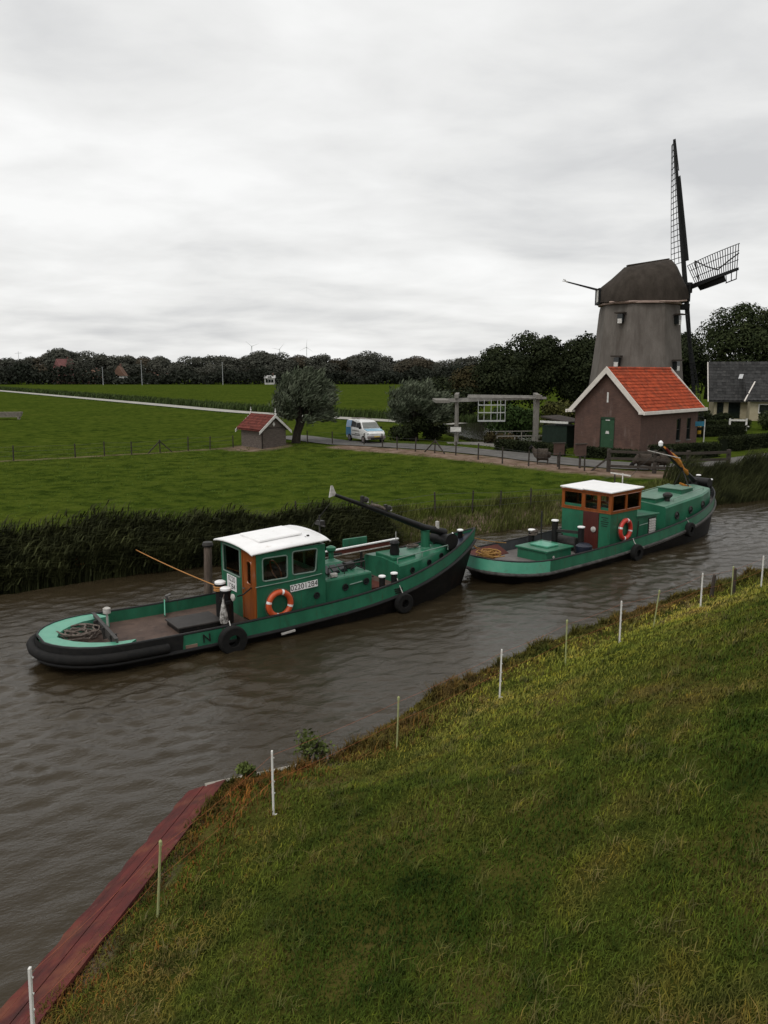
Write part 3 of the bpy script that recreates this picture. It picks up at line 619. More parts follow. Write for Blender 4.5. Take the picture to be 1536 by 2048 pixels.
# bow gear
wl = MB(); wl.cyl((12.85, -.42, 1.62), (12.85, .42, 1.62), .2, n=18); wl.bx(12.7, 13.02, -.30, -.24, 1.2, 1.72); wl.bx(12.7, 13.02, .24, .30, 1.2, 1.72); wl.cyl((12.85, -.5, 1.62), (12.85, -.44, 1.62), .26, n=18); win = wl.build('windlass', black, b1, smooth=True)
MB().torus((13.08, -.28, 1.62), (.75, -.66, .1), .22, .022, 28, 6).build('handwheel', white, win, smooth=True)
sp = MB()
for k in range(4):
    a = R(45*k); ax = Vector((.66, .75, 0)); d = ax*math.cos(a) + Vector((0,0,1))*math.sin(a); c = Vector((13.08, -.28, 1.62)); sp.tube([c-d*.22, c+d*.22], .012, 5)
sp.build('spokes', white, win)
bollard(b1, (13.62, 0, 1.36), .45, .085)
bp_ = MB(); bp_.grid([[(s, -max(0, H1.side(s)-.09), sh1(s)-.06) for s in (13.0, 13.4, 13.8, 14.1)], [(s, max(0, H1.side(s)-.09), sh1(s)-.06) for s in (13.0, 13.4, 13.8, 14.1)]]).build('bow_apron', navy, b1)
for i in range(3): MB().bx(9.85+.02*i, 10.15, -1.50+.0*i, -1.46, .70-.06*i, .735-.06*i).build('freeing_slot', black, hull1)

lifebuoy('lifebuoy', W1(6.22, LN-.02, .83), Vector((math.sin(TH1), -math.cos(TH1), 0)), (0,0,1), .41, .25, orange, 'orange lifebuoy with white bands on the side of the nearer tugboat wheelhouse')
nn1 = Vector((math.sin(TH1), -math.cos(TH1), 0))
tyre('tyre_fender', W1(4.6, -1.74, .27), nn1, .38, .22, 'large black tyre hanging beside the letter N on the nearer tugboat', W1(4.62, -1.50, .72))
tyre('tyre_fender', W1(10.1, -1.62, .30), nn1, .30, .2, 'black tyre hanging from the white capped bollard of the nearer tugboat', W1(10.05, -1.35, 1.0))
fend = thing('bottle_fender', 'grey white bottle fender hanging on the black towing bitts', 'fender', W1(4.86, -.62, .36))
MB().lathe([(.02, 0), (.10, .03), (.115, .12), (.10, .3), (.06, .52), (.03, .62), (.03, .72)], (0,0,0), 16).build('bulb', M('scuffed_fender', (.55,.53,.50), .6, c2=(.12,.11,.10), scale=9., contrast=(.42,.6)), fend, smooth=True)
MB().tube([(0,0,.7), (.03,.03,.85), (.08,.1,.95)], .012, 6).build('lanyard', rope_g, fend)
rc1 = MB().tube(coil(W1(1.35, .45, sh1(1)-.27), .16, .55, 9, .22, .024, .05, 3), .024, 6).build('rope_coil', rope_g, smooth=True)
tag(rc1, 'heap of grey brown rope on the round stern deck', 'rope')
bar_f = MB().bar(W1(6.05, -1.62, .12), W1(6.45, -1.64, .16), .05, .05).build('waterline_batten', dull_white); bar_f.parent = hull1; bar_f.matrix_parent_inverse = b1.matrix_world.inverted(); bar_f.matrix_parent_inverse = (Matrix.Translation(b1.location) @ Matrix.Rotation(TH1, 4, 'Z')).inverted()
pile = thing('mooring_pile', 'weathered grey timber mooring pile behind the nearer wheelhouse', 'pile', W1(5.5, 1.95, -.9))
MB().tube([(0,0,0), (.0,0,1.4), (.03,.02,2.85)], [.14,.13,.115], 12).build('shaft', pile_m, pile, smooth=True)
MB().lathe([(.15, 0), (.17, .05), (.14, .13), (.02, .15)], (.03,.02,2.84), 12).build('pile_cap', darksteel, pile, smooth=True)
mr = MB(); mr.tube(catenary((-8.75, 27.4, .9), W1(4.95, -.05, 1.26), .04), .016, 6); mr.tube(coil(W1(5.0, -.12, 1.13), .15, .165, 4, .13, .02, .004, 9), .022, 6)
tag(mr.build('mooring_rope', rope_o, smooth=True), 'taut orange mooring rope running from the reed bank to the towing bitts', 'rope')

# ---------------- the farther tugboat
TH2 = R(41); b2 = thing('tugboat', 'farther green tugboat with wooden windowed wheelhouse and flat white roof', 'tugboat', (3.1, 26.29, 0), TH2, 'green tugboats moored end to end')
def sh2(s): return .74 - .05*math.sin(min(1, s/7)*math.pi) + (1.05*((s-6)/9.8)**2.0 if s > 6 else 0) + (.10*((2-s)/2)**2 if s < 2 else 0)
H2 = Hull(15.9, 1.6, .14, .66, 2.3, .72, sh2, strake=.42, deck=.36, bow_inset=.35)
greyin = M('grey_lining', (.085,.09,.095), .6, scale=4.); deck2 = M('grey_deck', (.17,.155,.145), .75, c2=(.11,.1,.095), scale=2.5, bump=.1)
hull2 = H2.build(b2, green, tar, deck2, black, M('grey_strake', (.10,.095,.09), .6, c2=(.04,.037,.035), scale=5.), greyin, .06)
W2 = lambda s, l, z: local2w(b2, (s, l, z))
ts = [t for t in H2.T if t <= .13]
o2 = [H2.pt(t, 4, -1, -.006, .0) for t in ts[::-1]] + [H2.pt(t, 4, 1, -.006, .0) for t in ts[1:]]; i2 = [H2.pt(t, 3, -1, -.012, .05) for t in ts[::-1]] + [H2.pt(t, 3, 1, -.012, .05) for t in ts[1:]]
MB().grid([o2, i2]).build('stern_plating', mint, hull2, smooth=True)
ts = [t for t in H2.T if t <= .19]
o2 = [H2.pt(t, 4, -1, .05, -.02) for t in ts[::-1]] + [H2.pt(t, 4, 1, .05, -.02) for t in ts[1:]]; i2 = [H2.pt(t, 4, -1, .42, -.345) for t in ts[::-1]] + [H2.pt(t, 4, 1, .42, -.345) for t in ts[1:]]
MB().grid([o2, i2]).build('stern_margin', redpaint, b2, smooth=True, angle=30)
MB().tube([H2.pt(t, 3, -1, -.02, -.02) for t in H2.T if t > .45], .05, 6).build('white_line', dull_white, hull2, smooth=True)
# hatch, bitts and winch
z2 = sh2(4)-.36
hk = MB(); hk.bx(2.9, 4.35, -.72, .62, z2-.02, z2+.36); ht = hk.build('deck_hatch', green, b2, bevel=.03); MB().bx(2.84, 4.41, -.78, .68, z2+.36, z2+.43).build('hatch_lid', green, ht, bevel=.02)
MB().bx(3.3, 3.95, -.45, .35, z2+.432, z2+.50).build('hatch_panel', mint, ht, bevel=.02); MB().lathe([(.05,0),(.05,.02),(.02,.03)], (0,0,0), 12).build('hatch_knob', dull_white, ht).matrix_local = Matrix.Translation((3.2, -.79, z2+.18)) @ Matrix.Rotation(R(90), 4, 'X')
for s, l, h in ((4.75, .35, 1.15), (5.05, -.62, 1.0), (4.25, 1.05, .75)): bollard(b2, (s, l, z2), h, .115)
wq = MB(); wq.bar((4.75, .3, z2+.8), (5.05, -.6, z2+.8), .1, .1); wq.cyl((5.25, -.35, z2+.3), (5.25, .5, z2+.3), .24, n=18); wq.bx(5.0, 5.5, -.42, -.36, z2, z2+.55); wq.bx(5.0, 5.5, .52, .58, z2, z2+.55); wq.build('towing_winch', darksteel, b2, smooth=True)
MB().lathe([(.26,0),(.30,.06),(.30,.42),(.2,.5)], (4.72, -1.0, z2), 14).build('tarpaulin_bundle', navy, b2, smooth=True)
MB().tube([(4.45, .75, z2), (4.45, .75, z2+1.5)], .03, 8).build('stanchion', darksteel, b2)
tw = MB(); tw.tube(coil((4.3, 1.0, z2+.55), .13, .17, 5, .2, .02, .01, 21), .02, 6); tw.build('bollard_lashing', rope_g, b2, smooth=True)
# wheelhouse
f0, f1 = 6.05, 7.85; N2, F2 = -1.2, 1.0; zf = z2
wl_ = MB(); cells(wl_, (0, N2, 0), (1,0,0), (0,0,1), (0,.05,0), f0, f1, zf, 1.78, []); cells(wl_, (0, F2, 0), (1,0,0), (0,0,1), (0,-.05,0), f0, f1, zf, 1.78, [])
cells(wl_, (f0, 0, 0), (0,1,0), (0,0,1), (.05,0,0), N2+.05, F2-.05, zf, 1.78, [(-.70, .02, zf-.1, 2.)]); cells(wl_, (f1, 0, 0), (0,1,0), (0,0,1), (-.05,0,0), N2+.05, F2-.05, zf, 1.78, [])
wb = wl_.build('wheelhouse', green, b2)
up_ = MB(); U0, U1, V0, V1 = f0-.02, f1+.2, 1.78, 2.56
def posts(u0, u1, n): return [(u0 + .09 + (u1-u0-.09)*i/n, u0 + (u1-u0-.09)*(i+1)/n) for i in range(n)]
sw = [(a, b_, 1.88, 2.46) for a, b_ in posts(U0, U1, 2)]; aw = [(N2-.02+.10, -.74, 1.88, 2.46), (.08, F2-.10, 1.88, 2.46), (-.62, -.06, 1.88, 2.44)]
fw = [(a, b_, 1.88, 2.46) for a, b_ in posts(N2-.02, F2+.02, 3)]
cells(up_, (0, N2-.02, 0), (1,0,0), (0,0,1), (0,.06,0), U0, U1, V0, V1, sw); cells(up_, (0, F2+.02, 0), (1,0,0), (0,0,1), (0,-.06,0), U0, U1, V0, V1, sw)
cells(up_, (U0, 0, 0), (0,1,0), (0,0,1), (.06,0,0), N2+.04, F2-.04, V0, V1, aw); cells(up_, (U1, 0, 0), (0,1,0), (0,0,1), (-.06,0,0), N2+.04, F2-.04, V0, V1, fw)
ub = up_.build('window_band', wood, wb)
for u0, u1, v0, v1 in sw:
    window(ub, (0, N2-.02, 0), (1,0,0), (0,0,1), (0,-1,0), u0, u1, v0, v1, wood, cglass, r=.03, fr=.016); window(ub, (0, F2+.02, 0), (1,0,0), (0,0,1), (0,1,0), u0, u1, v0, v1, wood, cglass, r=.03, fr=.016)
for u0, u1, v0, v1 in aw: window(ub, (U0, 0, 0), (0,1,0), (0,0,1), (-1,0,0), u0, u1, v0, v1, wood, cglass, r=.05, fr=.02)
for u0, u1, v0, v1 in fw: window(ub, (U1, 0, 0), (0,1,0), (0,0,1), (1,0,0), u0, u1, v0, v1, wood, cglass, r=.03, fr=.016)
MB().bx(f0-.02, f0+.03, -.69, .01, zf+.02, 1.77).build('door', redwood, wb, bevel=.01)
MB().lathe([(.10,0),(.11,.04),(.04,.07)], (0,0,0), 14).build('deck_lamp', dull_white, wb, smooth=True).matrix_local = Matrix.Translation((f0-.02, -.50, 1.12)) @ Matrix.Rotation(R(-90), 4, 'Y')
rf = MB()
for l0, l1 in ((-1.27, .0), (.015, 1.05)): rf.prism([(f0-.12, l0, 2.575), (U1+.1, l0, 2.60), (U1+.1, l1, 2.63), (f0-.12, l1, 2.605)], (0, 0, .05))
r2 = rf.build('roof', white, wb, bevel=.012)
MB().bx(f0-.10, U1+.08, -1.25, 1.03, 2.545, 2.572).build('roof_underside', wood, wb)
it = MB(); it.bx(7.4, 7.9, -.9, .7, zf, 1.72); it.bx(6.9, 7.2, -.25, .25, zf, 1.6); it.build('console', curtain, wb, bevel=.03); MB().torus((7.3, -.1, 1.75), (1,0,.3), .28, .02, 24, 6).build('steering_wheel', wood, wb, smooth=True)
for k, w in enumerate((.30, .16, .34, .30, .26)):
    MB().box((f0-.002, -.95, 1.62-.08*k), (.006, w, .028)).build('lettering', black, wb)
ra = MB(); ra.tube([(8.3, -.2, 2.63), (8.3, -.2, 3.05)], .025, 8); ra.bar((8.3, -.55, 2.98), (8.3, .35, 3.02), .06, .05); ra.build('radar_bar', dull_white, wb)
# engine casing
cs = MB(); cs.prism([(7.86, -1.16, zf), (9.35, -1.16, zf), (9.35, -1.16, 1.38), (7.86, -1.16, 1.44)], (0, 2.1, 0)); cs2 = cs.build('engine_casing', green, b2, bevel=.03)
MB().prism([(7.80, -1.24, 1.45), (9.45, -1.24, 1.40), (9.45, -1.24, 1.47), (7.80, -1.24, 1.53)], (0, 2.2, 0)).build('casing_lid', green, cs2, bevel=.02)
lv = MB().bx(8.75, 9.3, -1.175, -1.162, .68, 1.32).build('louvre_frame', darksteel, cs2)
for k in range(6): MB().prism([(8.79, -1.20, .70+.10*k), (9.26, -1.20, .70+.10*k), (9.26, -1.172, .775+.10*k), (8.79, -1.172, .775+.10*k)], (0, -.008, -.01)).build('slat', dull_white, lv)
MB().tube([(7.9, -1.3, 1.15), (8.5, -1.3, 1.17)], .015, 6).build('grab_rail', greyrail, cs2)
MB().tube([(7.95, -1.19, .5), (7.95, -1.22, 1.3)], .022, 6).build('drain_pipe', darksteel, cs2)
# fore cabin
s0, s1 = 10.0, 14.35; ss = [s0+(s1-s0)*i/18 for i in range(19)]
nr = [(s, -min(1.22, max(.5, H2.side(s)-.20)), H2.dz(s)-.05) for s in ss]; zt2 = lambda s: 1.62 + .075*(s-10)
rows = [[(p[0], p[1], p[2]) for p in nr], [(p[0], p[1]*.97, zt2(p[0])-.06) for p in nr], [(p[0], p[1]*.92, zt2(p[0])) for p in nr], [(p[0], 0, zt2(p[0])+.09) for p in nr], [(p[0], -p[1]*.92, zt2(p[0])) for p in nr], [(p[0], -p[1]*.97, zt2(p[0])-.06) for p in nr], [(p[0], -p[1], p[2]) for p in nr]]
tk = MB(); tk.grid(rows); tk.add([r[0] for r in rows], [tuple(range(7))]); tk.add([r[-1] for r in rows], [tuple(range(7))]); fc = tk.build('fore_cabin', green, b2, smooth=True, angle=35)
for s in (10.85, 11.95, 13.0):
    l = -min(1.22, max(.5, H2.side(s)-.20)); porthole(fc, (s, l*.987-.004, (H2.dz(s)+zt2(s))/2+.03), (.05, -1, .05), .14, darksteel, dglass)
topm = M('sky_sheen_green', (.12,.23,.165), .45, c2=(.09,.18,.13), scale=3.)  # green lightened to paint in the sky's reflection on upward faces
MB().grid([[(x, y, z+.006) for x, y, z in rows[k]] for k in (2, 3, 4)]).build('cabin_top_sheen', topm, fc, smooth=True)  # thin sheet over the cabin roof carrying the painted sky sheen
for a, b_, c, d in ((10.15, 11.0, -.6, .5), (12.3, 13.3, -.55, .55)):
    q = MB().bx(a, b_, c, d, zt2(a)+.03, zt2(b_)+.16).build('cabin_hatch', green, fc, bevel=.02); MB().bx(a-.05, b_+.05, c-.05, d+.05, zt2(b_)+.162, zt2(b_)+.20).build('hatch_lid', topm, q, bevel=.01)
k = MB(); k.lathe([(.1, 0), (.1, .15), (.2, .25), (.2, .33), (.08, .4)], (10.9, -.72, zt2(10.9)), 14); k.build('vent_cowl', darksteel, fc, smooth=True)
hr = MB()
for l, a, b_ in ((-.95, 11.0, 13.7), (.95, 11.0, 13.7)):
    hr.tube([(a, l, zt2(a)), (a, l, zt2(a)+.14), (b_, l*.85, zt2(b_)+.14), (b_, l*.85, zt2(b_))], .016, 6)
hr.build('hand_rail', greyrail, fc, smooth=True)
# mast post, folded boom with bundled yellow sail
MB().lathe([(.2, 0), (.14, .08), (.12, .5)], (14.55, .05, 1.75), 14).build('mast_post', black, b2, smooth=True)
bm2 = MB().tube([(14.75, .05, 2.02), (14.2, .05, 2.36), (12.6, .05, 3.2), (11.5, .05, 3.92)], [.11, .10, .07, .045], 10).build('boom', black, b2, smooth=True)
g = random.Random(6); pts = []; rs = []
for i in range(12):
    u = i/11; pts.append((13.45-1.7*u + g.uniform(-.02,.02), .05+g.uniform(-.03,.03), 2.83 + 1.0*u + g.uniform(-.03,.03))); rs.append(.05+.09*math.sin(min(1, u*1.15)*math.pi)*g.uniform(.8,1.2)+.02)
MB().tube(pts, rs, 8).build('sail_bundle', M('yellow_sailcloth', (.50,.21,.035), .8, c2=(.33,.12,.02), scale=6.), bm2, smooth=True)
MB().tube([(12.55, -.02, 3.33), (12.2, -.02, 3.52), (11.8, -.02, 3.80)], [.05, .08, .05], 8).build('sail_strap', M('dark_red_cloth', (.14,.02,.015), .8, scale=6.), bm2, smooth=True)
MB().lathe([(.03, 0), (.09, .05), (.1, .18), (.03, .26)], (11.45, .05, 3.9), 12).build('boom_lamp', white, bm2, smooth=True)
MB().bar((12.05, -.55, 3.42), (11.3, .55, 3.72), .04, .03).build('crosstree', dull_white, bm2)
MB().tube([(13.9, .05, 2.48), (13.6, -.02, 2.68), (13.2, .06, 2.9)], [.05, .10, .06], 8).build('sail_bundle', MATS['yellow_sailcloth'], bm2, smooth=True)
cr2 = MB(); cr2.tube([(13.35, .45, zt2(13.3)), (13.35, .03, 2.80), (13.35, -.4, zt2(13.3))], .035, 6); cr2.build('boom_crutch', darksteel, bm2)
MB().tube([(11.55, .05, 3.9), (8.4, -.2, 2.66)], .008, 5).build('stay', darksteel, bm2)
MB().tube([(13.3, .1, zt2(13.3)+.3), (13.6, -.3, zt2(13.5)+.1), (13.2, -.5, zt2(13.2)+.06)], .05, 8).build('sail_bundle', MATS['yellow_sailcloth'], fc, smooth=True)
wl = MB(); wl.cyl((14.95, -.45, 2.1), (14.95, .45, 2.1), .2, n=16); wl.bx(14.8, 15.1, -.3, -.24, 1.6, 2.2); wl.bx(14.8, 15.1, .24, .3, 1.6, 2.2); wl.build('windlass', black, b2, smooth=True)
bollard(b2, (15.2, -.35, 1.62), .58, .09); bollard(b2, (15.35, .3, 1.62), .7, .09)
tag(lifebuoy('lifebuoy', W2(6.92, N2-.03, 1.12), Vector((math.sin(TH2), -math.cos(TH2), 0)), (0,0,1), .43, .26, redorange, 'red orange lifebuoy on the green side of the farther tugboat wheelhouse'))
nn2 = Vector((math.sin(TH2), -math.cos(TH2), 0))
tyre('tyre_fender', W2(7.05, -1.76, .27), nn2, .33, .2, 'black tyre hanging amidships on the farther tugboat below its lifebuoy', W2(7.05, -1.56, .8))
tyre('tyre_fender', W2(11.15, -1.66, .62), nn2, .30, .2, 'black tyre hanging near the bow portholes of the farther tugboat', W2(11.1, -1.5, 1.1))
rc2 = MB().tube(coil(W2(.98, .30, sh2(.6)-.16), .12, .42, 8, .22, .026, .05, 7), .026, 6).build('rope_coil', rope_y, smooth=True)
tag(rc2, 'pile of yellow rope on the stern of the farther tugboat', 'rope')
for (p, q, sg, lab) in ((W1(13.62, 0, 1.75), W2(.75, .5, .98), .10, 'yellow tow rope from the nearer bow bollard to the rope pile'), (W1(13.9, .1, 1.6), W2(.9, -.5, .86), .28, 'slack lower yellow rope between the two tugboats'), (W1(13.62, 0, 1.70), W2(2.6, .9, .85), .06, 'upper yellow rope running over the grey bulwark of the farther tugboat')):
    tag(MB().tube(catenary(p, q, sg), .018, 6).build('tow_rope', rope_y, smooth=True), lab, 'rope', 'ropes between the tugboats')

# ------------------------------------------------------------------ windmill
thatch = M('thatch', (.165,.148,.132), .95, c2=(.120,.106,.094), scale=1.3, bump=.5, bscale=14., stretch=(1,1,.45), c3=(.110,.097,.085), scale3=.7, f3=(.5,.7))
thatch_cap = M('cap_thatch', (.056,.046,.038), .95, c2=(.038,.031,.025), scale=2.0, bump=.6, bscale=14., stretch=(1,1,.5))
stains(thatch, (.075,.064,.054), 1.0, (1.3,1.3,.18), .50, .72, .8); stains(thatch, (.22,.205,.185), 1.6, (1,1,.3), .60, .75, .6); stains(thatch_cap, (.03,.024,.019), 1.4, (1,1,.6), .5, .7, .7)
millblack = M('mill_black_timber', (.012,.013,.014), .6, c2=(.02,.02,.02), scale=5.)
milltrim = M('mill_trim', (.42,.32,.27), .7, c2=(.3,.22,.19), scale=4.)
mwhite = M('mill_white', (.70,.69,.66), .6, c2=(.5,.48,.45), scale=5.)
slategrey = M('grey_board', (.15,.165,.17), .6, c2=(.1,.11,.12), scale=4.)
MX, MY, MZ = 21.85, 70.5, .73
mill = thing('windmill', 'tall thatched windmill with dark lattice sails behind the brick pump house', 'windmill', (MX, MY, MZ), R(-3)); mill.scale = (1.0, 1.0, 1.1)
bm = MB(); rings = []
for z, r in ((-.3, 4.9), (1.2, 4.55), (3., 4.22), (5., 3.93), (7., 3.68), (9., 3.48), (10.2, 3.38), (10.7, 3.30), (10.95, 3.1)):
    ring = []
    for k in range(8):
        for j in range(4):
            a0, a1 = R(22.5+45*k), R(22.5+45*(k+1)); u = j/4
            p = Vector((math.cos(a0), math.sin(a0), 0)).lerp(Vector((math.cos(a1), math.sin(a1), 0)), u); p = p.normalized()*(p.length*.72 + .28*1.0)
            ring.append((p.x*r, p.y*r, z))
    rings.append(ring)
bm.grid(rings, closed=True); tower = bm.build('tower', thatch, mill, smooth=True, angle=14)
for ang, z in ((-128, 9.7), (-128, 6.5), (-40, 9.6), (-47, 6.2)):
    a = R(ang); r = 3.42 if z > 8 else 3.74; d = Vector((math.cos(a), math.sin(a), 0)); tdir = Vector((-d.y, d.x, 0)); c = d*r + Vector((0,0,z))
    rot = Matrix((tdir, -d, Vector((0,0,1)))).transposed()
    w = MB().box(c, (.44, .5, .62), rot=rot).build('window', dglass, tower)
    MB().box(c + d*.25 - Vector((0,0,.2)), (.36, .04, .34), rot=rot).build('lower_pane', mwhite, w); MB().box(c + d*.18 + Vector((0,0,.40)), (.8, .6, .10), rot=rot).build('eyebrow', thatch_cap, w)
cr_ = MB(); cr_.lathe([(3.30, 0), (3.42, .02), (3.42, .16), (3.25, .18)], (0,0,10.78), 40); cr_.build('curb_ring', milltrim, mill, smooth=True)
sec = []
for x, w, zb, zt in ((-3.45, 1.15, 11.0, 12.0), (-3.25, 1.7, 10.95, 12.25), (-2.4, 2.8, 10.95, 12.86), (-1.5, 3.15, 10.95, 13.62), (-1.42, 3.17, 10.95, 13.70), (.8, 3.2, 10.95, 14.05), (2.25, 3.0, 10.95, 14.25), (2.6, 2.8, 10.97, 13.9), (3.2, 2.35, 11.05, 12.8), (3.5, 2.1, 11.2, 12.3)):
    row = []
    for i in range(15):
        a = math.pi*i/14; row.append((x, -w*math.cos(a)*(1.0 + .06*math.sin(a)), zb + (zt-zb)*(math.sin(a)**.95)))
    sec.append(row)
cm = MB(); cm.grid(sec); cm.add(sec[0], [tuple(range(15))]); cm.add(sec[-1], [tuple(range(15))]); cap = cm.build('cap', thatch_cap, mill, smooth=True, angle=40)
cf = MB(); cf.bx(-3.62, -3.46, -.75, .75, 10.9, 12.1); cf.build('rear_board', millblack, cap); MB().bx(-3.66, -3.625, -.62, -.05, 11.05, 11.95).build('rear_window', mwhite, cap)
MB().bar((-1.2, 0, 13.80), (2.25, 0, 14.27), .5, .12).build('ridge', thatch_cap, cap)
be = MB(); be.tube([(x, -w*1.02, z) for x, w, z in ((-3.0, 2.1, 10.93), (-1.4, 3.15, 10.9), (.8, 3.2, 10.9), (2.3, 3.0, 10.9), (3.2, 2.4, 11.0))], .07, 6); be.build('eave_board', milltrim, cap)
br = MB(); br.bx(3.3, 4.1, -.5, .5, 10.5, 10.9); br.bx(3.5, 3.75, 1.2, 1.9, 10.3, 11.2); br.bx(3.45, 3.6, -2.1, 2.1, 10.95, 12.2); br.build('breast_board', millblack, cap)
tp = MB(); tp.tube([(-3.4, -.2, 11.95), (-6.3, -.3, 12.62)], [.09, .05], 8); tpo = tp.build('tail_spar', millblack, cap, smooth=True)
tq = MB(); tq.bar((-6.15, -.3, 12.55), (-6.6, -.55, 12.78), .04, .05); tq.bar((-6.15, -.3, 12.6), (-6.6, -.05, 12.70), .04, .05); tq.bar((-6.35, -.6, 12.55), (-6.35, 0, 12.82), .03, .04); tq.build('spar_fork', dull_white, tpo)
# sails: radial u, lattice side v, wind side w
tilt = R(8.5); hub = Vector((3.92, 0, 12.12)); wv = Vector((math.cos(tilt), 0, math.sin(tilt)))
hm = MB(); hm.tube([hub - wv*1.3, hub + wv*.35], .34, 12); hm.box(hub, (.7, .8, .8)); hm.build('hub', millblack, mill, bevel=.05)
RS = 11.0; roll = R(-1.)
for q in range(4):
    a = R(90*q) + roll
    u = (Vector((0, 0, 1))*math.cos(a) + Vector((0, -1, 0))*math.sin(a)); u = (u - wv*u.dot(wv)).normalized(); v = u.cross(wv).normalized()
    if q == 0: v = v
    # for the sail pointing at the viewer the lattice stands up
    v = wv.cross(u).normalized()*-1 if (wv.cross(u)).dot(Vector((0, 1, 0)) if q == 0 else v) < 0 else wv.cross(u).normalized()
    v = Vector((0, 1, 0))*math.cos(a) + Vector((0, 0, 1))*math.sin(a); v = (v - wv*v.dot(wv)).normalized()
    off = wv*(.12 if q % 2 else -.12)
    sm = MB(); sm.bar(hub + off - u*.2, hub + off + u*RS, .34, .34, up=wv, w2=.17, h2=.15); sail = sm.build('sail', millblack, mill)
    def sp_(r, d):   # a point of the twisted lattice
        al = R(22 - 31*(r-1.8)/9.); return hub + off + u*r + v*(d*math.cos(al)) - wv*(d*math.sin(al))
    lt = MB(); rr_ = 2.0
    while rr_ < RS - .05:
        lt.bar(sp_(rr_, -.05), sp_(rr_, 1.6), .045, .05, up=u); rr_ += .42
    for d in (.58, 1.15, 1.6):
        rs_ = [2.0 + (RS-2.05)*i/10 for i in range(11)]; lt.tube([sp_(r, d) for r in rs_], .028, 5)
    lt.build('lattice', millblack, sail)
    bd = MB(); rs_ = [2.0 + (RS-2.05)*i/10 for i in range(11)]; r9 = [r for r in rs_ if r < 8.6]
    bd.grid([[sp_(r, -.10)+wv*.04 for r in r9], [sp_(r, -.50)+wv*.12 for r in r9]]); bd.build('leading_board', millblack, sail, solid=.03)
    be_ = MB()
    for r in (8.7, 9.8, 10.85): be_.bar(sp_(r, -.05), sp_(r, -.62), .05, .05, up=u)
    be_.tube([sp_(r, -.62) for r in (8.6, 9.7, 10.9)], .04, 5); be_.build('board_frame', millblack, sail)
    if q == 1:
        rp = MB(); rp.tube([sp_(3.4, 1.7)+wv*.06, sp_(5, 1.0)+wv*.06, sp_(7, .45)+wv*.06, sp_(9, .75)+wv*.06, sp_(10.8, 1.0)+wv*.06], .045, 6); rp.tube([sp_(3.4, 1.7)+wv*.06, sp_(3.1, .8)+wv*.05, sp_(2.6, .05)+wv*.05], .05, 6); rp.build('furled_canvas', darksteel, sail)

# ------------------------------------------------------------------ brick pump house
def brick_mat(name, c1, c2, mortar, scale=1.0):
    m = bpy.data.materials.new(name); m.use_nodes = True; t = m.node_tree; b = t.nodes['Principled BSDF']; b.inputs['Roughness'].default_value = .9
    tcx = nd(t, 'ShaderNodeTexCoord'); sp = nd(t, 'ShaderNodeSeparateXYZ'); t.links.new(tcx.outputs['Object'], sp.inputs[0])
    ad = nd(t, 'ShaderNodeMath', operation='ADD'); t.links.new(sp.outputs[0], ad.inputs[0]); t.links.new(sp.outputs[1], ad.inputs[1])
    cb = nd(t, 'ShaderNodeCombineXYZ'); t.links.new(ad.outputs[0], cb.inputs[0]); t.links.new(sp.outputs[2], cb.inputs[1])
    bk = nd(t, 'ShaderNodeTexBrick'); t.links.new(cb.outputs[0], bk.inputs['Vector'])
    bk.inputs['Scale'].default_value = 1.; bk.inputs['Brick Width'].default_value = .22*scale; bk.inputs['Row Height'].default_value = .066*scale; bk.inputs['Mortar Size'].default_value = .006
    bk.inputs['Color1'].default_value = (*c1, 1); bk.inputs['Color2'].default_value = (*c2, 1); bk.inputs['Mortar'].default_value = (*mortar, 1)
    n = nz_(t, tcx.outputs['Object'], 1.1, 6); r = ramp(t, n, [(.3, (.78,.78,.78)), (.62, (1.05,1.05,1.05)), (.8, (1.5,1.4,1.35))])
    mm_ = nd(t, 'ShaderNodeMix', data_type='RGBA', blend_type='MULTIPLY'); mm_.inputs[0].default_value = 1.; t.links.new(bk.outputs[0], mm_.inputs[6]); t.links.new(r, mm_.inputs[7])
    t.links.new(mm_.outputs[2], b.inputs['Base Color']); return m
brick = brick_mat('brown_brick', (.112,.056,.041), (.080,.040,.031), (.12,.085,.066))
redtile = M('orange_red_tile', (.38,.068,.026), .65, c2=(.27,.046,.019), scale=2.5, isl=.22, c3=(.24,.060,.030), scale3=1.1, f3=(.52,.72))
stains(brick, (.22,.17,.145), 1.4, (1,1,.35), .60, .76, .55); stains(brick, (.055,.030,.026), .8, (1,1,.6), .55, .72, .7); stains(redtile, (.12,.075,.045), 1.8, (1,1,1), .58, .74, .6)
ph = thing('pump_house', 'small brown brick pump house with orange red tiled roof in front of the windmill', 'building', (17.45, 54.6, 1.33), R(44.5))
PW, PL, PE, PR = 5.15, 8.75, 3.15, 5.72     # local: x along the long side (0..PL), y across to the left (0..PW)
wmb = MB()
cells(wmb, (0, 0, 0), (1,0,0), (0,0,1), (0,.22,0), 0, PL, -.3, PE, [(5.35, 6.0, .75, 2.35), (7.0, 7.65, .75, 2.35)])
cells(wmb, (0, PW, 0), (1,0,0), (0,0,1), (0,-.22,0), 0, PL, -.3, PE, [])
for x0 in (0, PL-.22):
    cells(wmb, (x0, 0, 0), (0,1,0), (0,0,1), (.22,0,0), .22, PW-.22, -.3, PE, [(1.98, 3.04, -.4, 2.58)] if x0 == 0 else [])
    wmb.prism([(x0, .02, PE), (x0, PW-.02, PE), (x0, PW/2, PR-.05)], (.22, 0, 0))
wall = wmb.build('wall', brick, ph)
pd = MB().bx(.04, .10, 2.0, 3.02, -.25, 2.42).build('door', M('door_green', (.035,.085,.045), .55, c2=(.028,.068,.036), scale=3.), ph)
